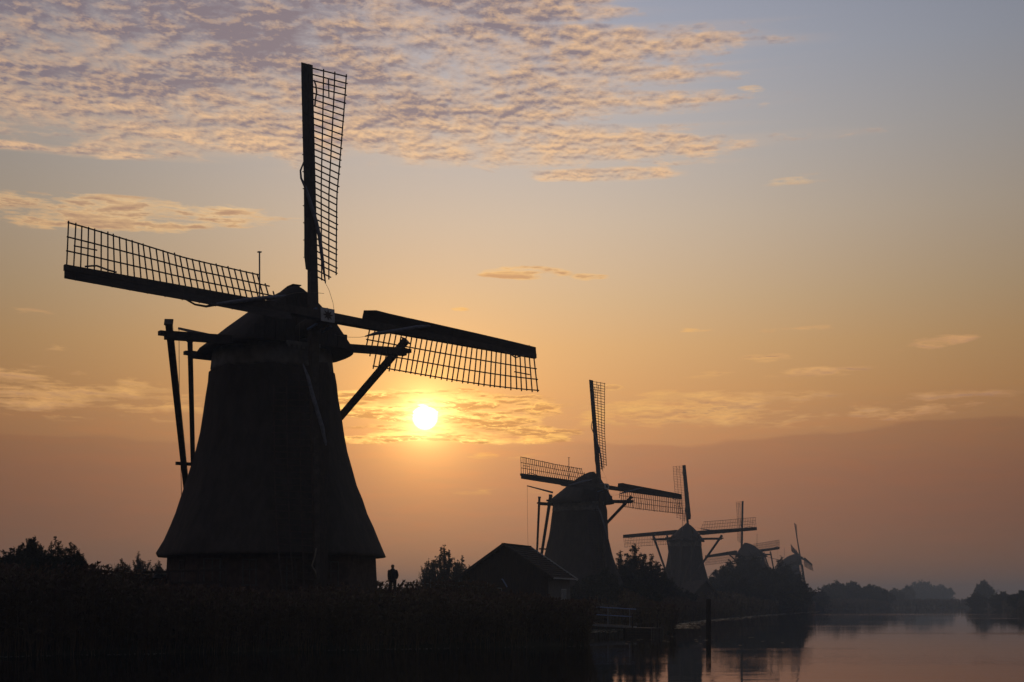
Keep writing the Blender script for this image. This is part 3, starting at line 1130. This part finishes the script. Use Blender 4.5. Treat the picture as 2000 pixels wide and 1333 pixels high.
# ------------------------------------------------------------------ reeds, grass and pale discs for sky glints and stray leaves on the water
def reeds(name, pts, hgt, rng, label, width=.03, leaves=5, plume=True, fat=1.0):
    n = len(pts)
    h = hgt * rng.uniform(.72, 1.12, n)
    base = pts
    ln = rng.normal(0, .10, (n, 2))
    ln[:, 0] += .05
    top = base + np.concatenate([ln * h[:, None], h[:, None]], 1)
    az_ = rng.uniform(0, 2 * np.pi, n)
    sd = np.stack([np.cos(az_), np.sin(az_), np.zeros(n)], 1)
    w = width * fat
    out = [np.stack([base - sd * w * .5, base + sd * w * .5, top + sd * w * .2, top - sd * w * .2], 1)]
    mi = [np.zeros(n, int)]
    for _ in range(leaves):
        f = rng.uniform(.15, .95, n)[:, None]
        p = base * (1 - f) + top * f
        q = rng.uniform(0, 2 * np.pi, n)
        o = np.stack([np.cos(q), np.sin(q), rng.uniform(.2, 1.4, n)], 1)
        o = unit(o)
        L_ = (rng.uniform(.3, .65, n) * hgt / 2.4)[:, None]
        s2_ = unit(np.cross(o, rng.normal(size=(n, 3))))
        mid = p + o * L_ * .55
        tip = p + o * L_ + np.array([0, 0, -.25]) * L_
        out.append(np.stack([p, mid + s2_ * w * .8, tip, mid - s2_ * w * .8], 1))
        mi.append(np.zeros(n, int))
    if plume:
        k_ = rng.random(n) < .55
        p = top[k_]
        m = len(p)
        for _ in range(3):
            q = rng.uniform(0, 2 * np.pi, m)
            o = unit(np.stack([np.cos(q) * .5 + .4, np.sin(q) * .5, rng.uniform(.3, 1.1, m)], 1))
            s2_ = unit(np.cross(o, rng.normal(size=(m, 3))))
            L_ = rng.uniform(.14, .26, m)[:, None] * fat ** .5
            st = p - np.array([0, 0, .08])
            out.append(np.stack([st, st + o * L_ * .5 + s2_ * L_ * .22, st + o * L_, st + o * L_ * .5 - s2_ * L_ * .22], 1))
            mi.append(np.ones(m, int))
    V = np.concatenate(out)
    o = quads(name, V, [M['reed'], M['plume']], None, np.concatenate(mi))
    return tag(o, label, kind='stuff')


def scatter_band(edge, d0, d1, dens, rng, clip=None):
    """points on land between d0 and d1 metres from the canal edge, along a polyline"""
    e = np.array(edge, float)
    P_ = []
    for a, b in zip(e[:-1], e[1:]):
        L_ = np.linalg.norm(b - a)
        n = int(L_ * (d1 - d0 + 3) * dens)
        t = rng.uniform(-.02, 1.02, n)[:, None]
        nrm = np.array([-(b - a)[1], (b - a)[0]]) / L_
        o = rng.uniform(-(d1), d1, n)[:, None]
        P_.append(a + (b - a) * t + nrm * o)
    p = np.concatenate(P_)
    d = bank_dist(p[:, 0], p[:, 1])
    p = p[(d > d0) & (d < d1)]
    if clip is not None:
        p = p[clip(p)]
    z = ground_z(p[:, 0], p[:, 1])
    return np.column_stack([p, z])


rg = np.random.default_rng(5)
near_edge = [(-40, 47.8), (-21.2, 58.8), (-8, 67.2), (3.7, 73.6), (4.1, 80), (4.8, 97)]
pts = scatter_band(near_edge, -.25, 4.2, 34, rg)
pts[:, 2] = np.maximum(pts[:, 2], -.05)
crest = np.interp(pts[:, 0], [-40, -18, -13, -8, -2, 3.2, 6], [3.55, 3.5, 2.75, 2.62, 2.7, 2.15, 1.8])
hh = np.maximum(.5, crest - pts[:, 2] + .14 * np.sin(pts[:, 0] * .55) + .12 * np.sin(pts[:, 0] * 1.37 + 1.0) - .08 * np.abs(np.sin(pts[:, 0] * 3.1)))
reeds('reed_bed', pts, hh, rg, 'tall dark reeds with drooping plumes lining the near bank', width=.035)
mid_edge = [(9.4, 119.5), (9.8, 108), (11.0, 104), (12.2, 108), (14.5, 130), (18, 155), (25, 186), (38, 235)]
pts = scatter_band(mid_edge, -.1, 4.5, 9, rg)
reeds('reed_bed', pts, 1.7 + 0 * pts[:, 0], rg, 'dark reeds along the bank beyond the footbridge', width=.07, leaves=4, fat=1.3)
pts = scatter_band([(4.8, 97), (5.0, 119), (9.4, 119.5)], .1, 3.5, 9, rg)
reeds('reed_bed', pts, 1.5 + 0 * pts[:, 0], rg, 'reeds round the end of the narrow inlet', width=.06, leaves=4, fat=1.3)
pts = scatter_band([(38, 235), (57, 305), (80, 378), (88, 420), (112, 520), (172, 650)], -.2, 7, 2.0, rg)
reeds('reed_bed', pts, 2.6 + 0 * pts[:, 0], rg, 'far reeds on the left bank below the big tree clump', width=.16, leaves=4, fat=2.0, plume=False)
pts = scatter_band([(172, 650), (192, 735), (250, 760), (222, 690), (190, 560), (158, 450), (130, 358), (118, 300)], -.2, 9, 1.6, rg)
reeds('reed_bed', pts, 3.0 + 0 * pts[:, 0], rg, 'low reed belt closing the far end and right bank of the canal', width=.25, leaves=4, fat=2.6, plume=False)

# herbs and grass on the dyke crest
n = 15000
p = np.column_stack([rg.uniform(-36, 14, n), rg.uniform(62, 100, n)])
d = bank_dist(p[:, 0], p[:, 1])
p = p[(d > 2.5)]
p = p[np.hypot(p[:, 0] + 13.2, p[:, 1] - 78.4) > 5.7]
z = ground_z(p[:, 0], p[:, 1])
reeds('grass', np.column_stack([p, z]), .24 + 0 * z, rg, 'rough grass and herbs on the bank round the big windmill', width=.035, leaves=5, plume=True, fat=1.0)
n = 7000
p = np.column_stack([rg.uniform(-40, 60, n), rg.uniform(100, 200, n)])
d = bank_dist(p[:, 0], p[:, 1])
p = p[d > 3]
z = ground_z(p[:, 0], p[:, 1])
reeds('grass', np.column_stack([p, z]), .6 + 0 * z, rg, 'rough grass behind the shed and round the second mill', width=.07, leaves=4, plume=False, fat=1.5)
# taller herbs near the walker
p = np.column_stack([rg.uniform(-8.8, 0, 320), rg.uniform(81.6, 84.5, 320)])
z = ground_z(p[:, 0], p[:, 1])
reeds('tall_herbs', np.column_stack([p, z]), .55 + .25 * rg.random(len(z)), rg, 'ragged seed heads along the crest beside the person', width=.03, leaves=6, fat=1.2)


def glint_leaf(pts, size, label):  # flat discs added to imitate sky reflected by ripples, and a few leaves
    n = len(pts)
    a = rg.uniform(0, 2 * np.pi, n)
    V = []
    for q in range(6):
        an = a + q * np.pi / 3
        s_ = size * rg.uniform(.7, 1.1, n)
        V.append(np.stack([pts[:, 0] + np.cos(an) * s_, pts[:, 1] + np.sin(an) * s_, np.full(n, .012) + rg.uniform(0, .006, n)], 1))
    o = quads('glint_leaf_discs', np.stack(V, 1), [M['glint_leaf']], None, None, 6)
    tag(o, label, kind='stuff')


def along(edge, d0, d1, n, rng):
    """points on the water between d0 and d1 metres off a bank line, bunched in patches"""
    e = np.array(edge, float)
    s_ = np.concatenate([[0], np.cumsum(np.linalg.norm(np.diff(e, axis=0), axis=1))])
    t = rng.uniform(0, s_[-1], n)
    x = np.interp(t, s_, e[:, 0])
    y = np.interp(t, s_, e[:, 1])
    p = np.column_stack([x, y]) + rng.normal(0, d1 * .5, (n, 2))
    bunch = np.sin(t * 1.3) + np.sin(t * .47 + 1) + rng.normal(0, .5, n)
    d = -bank_dist(p[:, 0], p[:, 1])
    return p[(d > d0) & (d < d1) & (bunch > .1)]


glint_leaf(along([(-30, 53.5), (-21.2, 58.8), (-8, 67.2), (3.7, 73.6)], .15, .8, 900, rg), .05, 'thin line of pale discs added as sky glint at the foot of the near reeds')
glint_leaf(along([(5.0, 108), (5.0, 118), (9.0, 118.9)], .1, 3.0, 1400, rg), .11, 'pale discs added as sky reflection in the inlet below the footbridge')
glint_leaf(along([(14.2, 126), (14.5, 130), (18, 155), (25, 186)], .1, 3.0, 2600, rg), .16, 'pale discs added as sky reflection on the water behind the mooring post')
glint_leaf(along([(25, 186), (38, 235), (57, 305), (80, 378)], .2, 4.0, 2600, rg), .3, 'strip of pale discs added as sky glint along the far left bank')
glint_leaf(np.column_stack([rg.normal(9, 4, 26), rg.normal(84, 6, 26)]), .13, 'a few stray floating leaves on the open water')

# ------------------------------------------------------------------ the tiled shed
def shed():
    A = Vector((-.55, 110, 0))
    dirr = Vector((1.87, 5.0, 0)).normalized()
    side = Vector((dirr.y, -dirr.x, 0))
    g = gz(0, 112) - .1
    root = empty('shed', (A.x + dirr.x * 2.7, A.y + dirr.y * 2.7, g), math.atan2(side.y, side.x))
    tag(root, 'low wooden shed with tiled gable roof and white verge board, before the second mill', 'shed')
    # local: x = side, y = into depth, origin at the middle
    hz_, ez = EYE + 4.5 - g, EYE + 1.95 - g
    hw, hl = 3.55, 2.75
    wt = ez + .12
    # plank walls
    for i in range(22):
        x = -hw + .16 + i * (2 * hw - .32) / 21
        top = ez + (hz_ - ez) * (1 - abs(x) / 3.85) - .12
        for y in (-hl + .1, hl - .1):
            b = MB()
            b.box((x, y + random.uniform(-.008, .008), (top - .4) / 2), (.31, .035, top + .4))
            b.build('wall_plank', M['plank'], root)
    for i in range(16):
        y = -hl + .25 + i * (2 * hl - .5) / 15
        for x in (-hw, hw):
            b = MB()
            b.box((x + random.uniform(-.008, .008), y, (wt - .5) / 2 - .02), (.035, .33, wt + .3))
            b.build('wall_plank', M['paleplank'] if x > 0 else M['plank'], root)
    # roof: stepped tile courses on both slopes
    sl = Vector((3.85, 0, ez - hz_))
    Lr = sl.length
    for sxg in (-1, 1):
        dn = Vector((sxg * 3.85, 0, ez - hz_)).normalized()
        nr = Vector((-dn.z * sxg, 0, abs(dn.x))) if sxg > 0 else Vector((dn.z, 0, abs(dn.x)))
        nr = Vector((abs(dn.z) * sxg, 0, abs(dn.x)))
        nn = 14
        for i in range(nn):
            s0 = Lr * i / nn
            s1 = Lr * (i + 1) / nn + .04
            a = Vector((0, 0, hz_)) + dn * s0 + nr * .03
            c = Vector((0, 0, hz_)) + dn * s1 + nr * .10
            vs_ = []
            for p_ in (a, c):
                for y in (-hl - .3, hl + .25):
                    vs_.append(p_ + Vector((0, y, 0)))
                    vs_.append(p_ + Vector((0, y, 0)) - nr * .05)
            b = MB()
            b.add(vs_, [(0, 2, 6, 4), (1, 5, 7, 3), (0, 4, 5, 1), (2, 3, 7, 6), (4, 6, 7, 5), (0, 1, 3, 2)])
            b.build('tile_course', M['tile'], root)
        # verge boards
        for y, mm, nm in ((-hl - .33, M['wood'], 'verge_board'), (hl + .29, M['white'] if sxg > 0 else M['wood'], 'verge_board')):
            b = MB()
            e = Vector((0, y, hz_)) + dn * (Lr + .22)
            b.bar(Vector((0, y, hz_)) + nr * .05, e + nr * .05, .05, .20, up=nr)
            b.build(nm, mm, root)
    b = MB()
    b.bar((0, -hl - .36, hz_ + .1), (0, hl + .3, hz_ + .1), .26, .12)
    b.build('ridge_tiles', M['tile'], root)
    b = MB()
    b.bar((3.97, -hl - .25, ez - .02), (3.97, hl + .3, ez - .02), .10, .10)
    b.build('gutter', M['white'], root)
    # small window with pale curtains in the right-hand wall
    w = MB()
    for dy in (-.55, 0, .55):
        w.box((hw + .04, .9 + dy, 1.0), (.05, .06, .95))
    for dz2 in (-.5, .5):
        w.box((hw + .04, .9, 1.0 + dz2), (.056, 1.2, .07))
    wo_ = w.build('window', M['white'], root)
    for dy in (-.28, .28):
        q = MB()
        q.box((hw + .028, .9 + dy, 1.0), (.012, .44, .9))
        q.build('pane', M['curtain'], wo_)


shed()


def hut(x, y, w, l, wall, rise, yaw, label, roof='thatch', name='hut'):
    g = gz(x, y) - .1
    root = empty(name, (x, y, g), yaw)
    tag(root, label, 'shed')
    b = MB()
    b.add([(-w / 2, -l / 2, -.3), (w / 2, -l / 2, -.3), (w / 2, l / 2, -.3), (-w / 2, l / 2, -.3), (-w / 2, -l / 2, wall), (w / 2, -l / 2, wall), (w / 2, l / 2, wall), (-w / 2, l / 2, wall),
           (0, -l / 2, wall + rise), (0, l / 2, wall + rise)],
          [(0, 1, 5, 8, 4), (1, 2, 6, 5), (2, 3, 7, 9, 6), (3, 0, 4, 7), (3, 2, 1, 0)])
    b.build('wall', M['plank'], root)
    for s_ in (-1, 1):
        r = MB()
        o = .35
        t = .22
        k_ = rise / (w / 2)
        for i in range(4):
            x0, x1 = s_ * (w / 2 + o) * i / 4, s_ * (w / 2 + o) * (i + 1) / 4
            bulge = lambda xx: .12 * math.sin(math.pi * min(1, abs(xx) / (w / 2)))
            z0_, z1_ = wall + rise - abs(x0) * k_ + bulge(x0), wall + rise - abs(x1) * k_ + bulge(x1)
            r.add([(x0, -l / 2 - .3, z0_ + .02), (x1, -l / 2 - .3, z1_ + .02), (x1, l / 2 + .3, z1_ + .02), (x0, l / 2 + .3, z0_ + .02),
                   (x0, -l / 2 - .3, z0_ + t), (x1, -l / 2 - .3, z1_ + t), (x1, l / 2 + .3, z1_ + t), (x0, l / 2 + .3, z0_ + t)],
                  [(0, 3, 2, 1), (4, 5, 6, 7), (0, 1, 5, 4), (1, 2, 6, 5), (2, 3, 7, 6), (3, 0, 4, 7)])
        r.build('roof', M[roof], root)
    d = MB()
    d.box((0, -l / 2 - .03, wall * .45), (w * .2, .06, wall * .85))
    d.build('door', M['wood'], root)


hut(sx(1361, 240), 240, 5.6, 5.0, 1.6, 2.6, .5, 'small dark hut with a steep humped roof in front of the third mill', 'thatch')


# low flat-roofed lean-to left of the big mill
def leanto():
    x0, x1, y0, y1 = -23.3, -19.2, 75.2, 78.0
    g = gz(-21, 76.5) - .1
    root = empty('lean_to', (-21.3, 76.6, g))
    tag(root, 'low lean-to with a nearly flat felt roof between the left bushes and the big mill', 'shed')
    X0, X1, Y0, Y1 = x0 + 21.3, x1 + 21.3, y0 - 76.6, y1 - 76.6
    zt = EYE + 1.72 - g
    for i in range(14):
        x = X0 + (X1 - X0) * (i + .5) / 14
        zz = zt - .32 * max(0, (x - (X0 + 1.2)) / (X1 - X0 - 1.2))
        b = MB()
        b.box((x, Y0, zz / 2 - .2), (.285, .035, zz + .2))
        b.build('wall_plank', M['plank'], root)
    for x in (X0, X1):
        b = MB()
        b.box((x, 0, zt / 2 - .35), (.05, Y1 - Y0 - .1, zt))
        b.build('end_wall', M['plank'], root)
    b = MB()
    for (xa, xb, za, zb_) in ((X0 - .2, X0 + 1.2, zt - .1, zt + .02), (X0 + 1.2, X1 + .3, zt + .02, zt - .34)):
        b.bar((xa, 0, za + .04), (xb, 0, zb_ + .04), Y1 - Y0 + .5, .09)
    b.build('roof', M['tile'], root)
    b = MB()
    b.box((X1 + .33, 0, zt - .28), (.05, Y1 - Y0 + .5, .14))
    b.build('fascia', M['steel'], root)


leanto()


def rail_fence(x0, y0, x1, y1, h, n, label, m, name='fence', rails=2, zoff=None, thick=.07):
    root = empty(name, ((x0 + x1) / 2, (y0 + y1) / 2, gz((x0 + x1) / 2, (y0 + y1) / 2)))
    tag(root, label, 'fence')
    o = root.location
    tops = []
    for i in range(n):
        t = i / (n - 1)
        x, y = x0 + (x1 - x0) * t, y0 + (y1 - y0) * t
        g = gz(x, y)
        b = MB()
        b.box((x - o.x, y - o.y, g - o.z + h / 2 - .15), (thick, thick, h + .3))
        b.build('post', m, root)
        tops.append(Vector((x - o.x, y - o.y, g - o.z)))
    for r in range(rails):
        f = (1.0, .52, .12)[r]
        b = MB()
        b.bar(tops[0] + Vector((0, -thick * .6, h * f)), tops[-1] + Vector((0, -thick * .6, h * f)), thick * .7, thick * 1.1)
        b.build('rail', m, root)
    return root


rail_fence(-18.6, 71.5, -14.3, 70.9, 1.25, 4, 'dark wooden rail running past the left base of the big mill', M['wood'], rails=2, thick=.11)
fr_ = rail_fence(-7.4, 96, -.7, 96, 1.2, 8, 'thin metal railing with a blue slanting end in front of the shed gable', M['steel'], rails=2, thick=.05)
b = MB()
b.tube([(3.35, -.05, 1.28), (3.42, -.05, 1.26), (3.72, -.05, .75)], .045, 6)
b.build('end_bar', M['bluesteel'], fr_)


# ------------------------------------------------------------------ footbridge, landing stage, stakes, mooring post
def footbridge():
    root = empty('footbridge', (6.4, 100, .5))
    tag(root, 'short footbridge with pale blue steel handrails across the inlet beside the reeds', 'footbridge')
    xa, xb = 4.6, 8.35
    z = lambda x: .86 - .055 * (x - xa) - .5
    for i in range(24):
        x = xa + (xb - xa) * (i + .5) / 24
        b = MB()
        b.box((x - 6.4, 0, z(x) - .035), (.148, 1.25, .045))
        b.build('deck_plank', M['pier'], root)
    for y in (-.62, .62):
        b = MB()
        b.bar((xa - 6.4, y, z(xa) - .10), (xb - 6.4, y, z(xb) - .10), .10, .16)
        b.build('side_girder', M['steel'], root)
        for f in (1.16, .62):
            b = MB()
            b.tube([(xa - 6.4 if f < 1 else xa - 6.5, y, z(xa) + f), (xb - 6.4 + (.32 if f > 1 else 0), y, z(xb) + f - (.02 if f > 1 else 0))], .036 if f > 1 else .03, 6)
            b.build('handrail', M['bluesteel'], root)
        for x in (xa + .75, xa + 2.1, xb - .12):
            b = MB()
            b.bar((x - 6.4 + (.1 if y > 0 else 0), y, z(x) - .1), (x - 6.4 + (.1 if y > 0 else 0), y, z(x) + 1.15), .055)
            b.build('rail_post', M['steel'], root)


footbridge()


def landing():
    root = empty('landing_stage', (9.0, 98.8, 0))
    tag(root, 'dark timber landing stage with boarded front at the end of the footbridge', 'jetty')
    for i in range(15):
        b = MB()
        b.box((-1.05 + .16 * i, 0, .50 - .002 * i), (.148, 2.4, .05))
        b.build('deck_plank', M['pier'], root)
    for i in range(3):
        b = MB()
        b.box((.05, -1.2, .37 - .2 * i), (2.5, .05, .19))
        b.build('front_board', M['pier'], root)
    for x in (-1.1, 0, 1.2):
        for y in (-1.1, 1.1):
            b = MB()
            b.tube([(x, y, -1.2), (x, y, .46)], .09, 7)
            b.build('pile', M['pier'], root)
    for x in (-.72, .98):
        b = MB()
        b.bar((x, -1.0, .5), (x, -1.0, 1.45), .09)
        b.build('bollard_post', M['pier'], root)


landing()
b = MB()
b.box((0, 0, .04), (.26, .5, .05))
tag(b.build('loose_board', M['white']), 'small pale board lying on the landing stage by the bridge end', 'board')
bpy.data.objects['loose_board'].location = (8.45, 98.0, .53)

stakes = [(9.45 + .085 * i + rg.uniform(-.03, .03), 96.6 + rg.uniform(-.25, .25)) for i in range(11)]
for i, (x, y) in enumerate(stakes):
    b = MB()
    h = rg.uniform(.35, .8)
    b.tube([(0, 0, -1.0), (rg.uniform(-.03, .03), 0, h)], [.022, .018], 5)
    o = b.build('stake', M['paleplank'])
    o.location = (x, y, 0)
    tag(o, 'thin pale stake standing in the water in the row right of the landing stage', 'stake', 'row of thin stakes in the water')

b = MB()
b.tube([(0, 0, -1.2), (0, 0, 2.44), (0, 0, 2.52)], [.185, .178, .15], 12)
mp_ = b.build('mooring_post', M['pier'], smooth=False)
mp_.location = (sx(1384, 99), 99, 0)
tag(mp_, 'thick round mooring post standing alone in the open water', 'post')


# ------------------------------------------------------------------ the person on the dyke
def person(x, y):
    g = gz(x, y) - .01
    root = empty('person', (x, y, g), R(8))
    tag(root, 'person in a dark coat standing on the dyke right of the big mill', 'person')
    me = bpy.data.meshes.new('body')
    J = dict(pel=(0, 0, .95), sp=(0, .01, 1.12), ch=(0, .02, 1.32), nk=(0, .02, 1.48), n2=(0, .0, 1.55), hd=(0, -.01, 1.64), ht=(0, 0, 1.72),
             ls=(-.19, .02, 1.42), le=(-.225, .04, 1.14), lw=(-.23, -.03, .90), lh=(-.22, -.06, .81),
             rs=(.19, .02, 1.42), re=(.275, .07, 1.15), rw=(.21, -.08, .97), rh=(.17, -.12, .93),
             lp=(-.10, 0, .90), lk=(-.13, -.02, .49), la=(-.14, .02, .09), lt=(-.15, -.14, .03),
             rp=(.10, 0, .90), rk=(.12, -.03, .49), ra=(.13, .02, .09), rt=(.15, -.14, .03))
    rad = dict(pel=.15, sp=.145, ch=.155, nk=.07, n2=.06, hd=.118, ht=.095, ls=.07, le=.048, lw=.032, lh=.035, rs=.07, re=.048, rw=.032, rh=.035,
               lp=.09, lk=.06, la=.045, lt=.035, rp=.09, rk=.06, ra=.045, rt=.035)
    E_ = [('pel', 'sp'), ('sp', 'ch'), ('ch', 'nk'), ('nk', 'n2'), ('n2', 'hd'), ('hd', 'ht'), ('ch', 'ls'), ('ls', 'le'), ('le', 'lw'), ('lw', 'lh'),
          ('ch', 'rs'), ('rs', 're'), ('re', 'rw'), ('rw', 'rh'), ('pel', 'lp'), ('lp', 'lk'), ('lk', 'la'), ('la', 'lt'), ('pel', 'rp'), ('rp', 'rk'), ('rk', 'ra'), ('ra', 'rt')]
    ks = list(J)
    me.from_pydata([J[q] for q in ks], [(ks.index(a), ks.index(b_)) for a, b_ in E_], [])
    me.materials.append(M['skin'])
    o = link('body', me, root)
    md = o.modifiers.new('skin', 'SKIN')
    for i, q in enumerate(ks):
        r = rad[q]
        me.skin_vertices[0].data[i].radius = (r, r * (.72 if q in ('ch', 'sp', 'pel') else 1))
        me.skin_vertices[0].data[i].use_root = (q == 'pel')
    sb_ = o.modifiers.new('sub', 'SUBSURF')
    sb_.levels = sb_.render_levels = 2
    for side_, (hx, hy, hz2) in (('l', J['lh']), ('r', J['rh'])):
        f = MB()
        for i in range(4):
            f.tube([(hx - .03 + .02 * i, hy, hz2), (hx - .03 + .02 * i, hy - .015, hz2 - .05), (hx - .028 + .02 * i, hy - .0, hz2 - .085 + .006 * abs(i - 1.5))], [.010, .009, .007], 5)
        f.tube([(hx, hy, hz2 + .01), (hx + (.04 if side_ == 'l' else -.04), hy - .02, hz2 - .03)], [.011, .009], 5)
        f.build('fingers', M['skin'], root, True)
    # coat: one lofted shell plus sleeves
    c = MB()
    rings = []
    for z, rx, ry, cx in ((.74, .225, .165, .0), (.86, .215, .165, 0), (1.0, .195, .15, 0), (1.12, .195, .15, 0), (1.25, .215, .155, 0), (1.36, .225, .15, 0), (1.43, .20, .13, 0), (1.48, .12, .10, 0), (1.535, .085, .085, 0)):
        rings.append([Vector((cx + rx * math.cos(2 * math.pi * i / 20), .015 + ry * math.sin(2 * math.pi * i / 20), z)) for i in range(20)])
    c.loft(rings)
    c.tube([(-.17, .02, 1.42), (-.205, .03, 1.34), (-.225, .04, 1.14), (-.225, -.01, .98), (-.23, -.03, .89)], [.085, .085, .072, .062, .052], 10)
    c.tube([(.17, .02, 1.42), (.225, .035, 1.32), (.275, .07, 1.15), (.25, .0, 1.03), (.21, -.08, .96)], [.085, .085, .075, .065, .055], 10)
    c.build('coat', M['coat'], root, True)
    t = MB()
    for s_, (hx, kx, ax) in ((-1, (-.10, -.13, -.14)), (1, (.10, .12, .13))):
        t.tube([(hx, 0, .93), (hx * 1.05, -.005, .78), (kx, -.02, .49), (ax, .02, .12), (ax, .02, .06)], [.125, .115, .085, .078, .078], 10)
    t.build('trousers', M['trouser'], root, True)
    h = MB()
    rings = []
    for z, r in ((1.575, .086), (1.61, .098), (1.65, .102), (1.69, .100), (1.715, .090), (1.735, .073), (1.75, .050), (1.757, .02)):
        rings.append([Vector((r * .92 * math.cos(2 * math.pi * i / 14), .012 + r * math.sin(2 * math.pi * i / 14), z)) for i in range(14)])
    h.loft(rings)
    h.build('hair', M['hair'], root, True)
    s = MB()
    for ax in (-.14, .14):
        s.tube([(ax, .06, .04), (ax, -.05, .05), (ax * 1.05, -.20, .035)], [.05, .055, .04], 8)
    s.build('shoe', M['hair'], root, True)


person(sx(767, 81), 81)

# ------------------------------------------------------------------ morning haze over the polder
hm = bpy.data.materials.new('haze_air')
hm.use_nodes = True
t = hm.node_tree
t.nodes.clear()
pv = t.nodes.new('ShaderNodeVolumePrincipled')
pv.inputs['Color'].default_value = (.45, .63, .92, 1)
pv.inputs['Density'].default_value = .00066
pv.inputs['Anisotropy'].default_value = .45
mo = t.nodes.new('ShaderNodeOutputMaterial')
t.links.new(pv.outputs[0], mo.inputs['Volume'])
hb = MB()
hb.box((0, 530, 16.0), (4900, 4200, 36.6))
ho = hb.build('haze', hm)
tag(ho, 'thin blue-grey morning haze over the polder', kind='stuff')
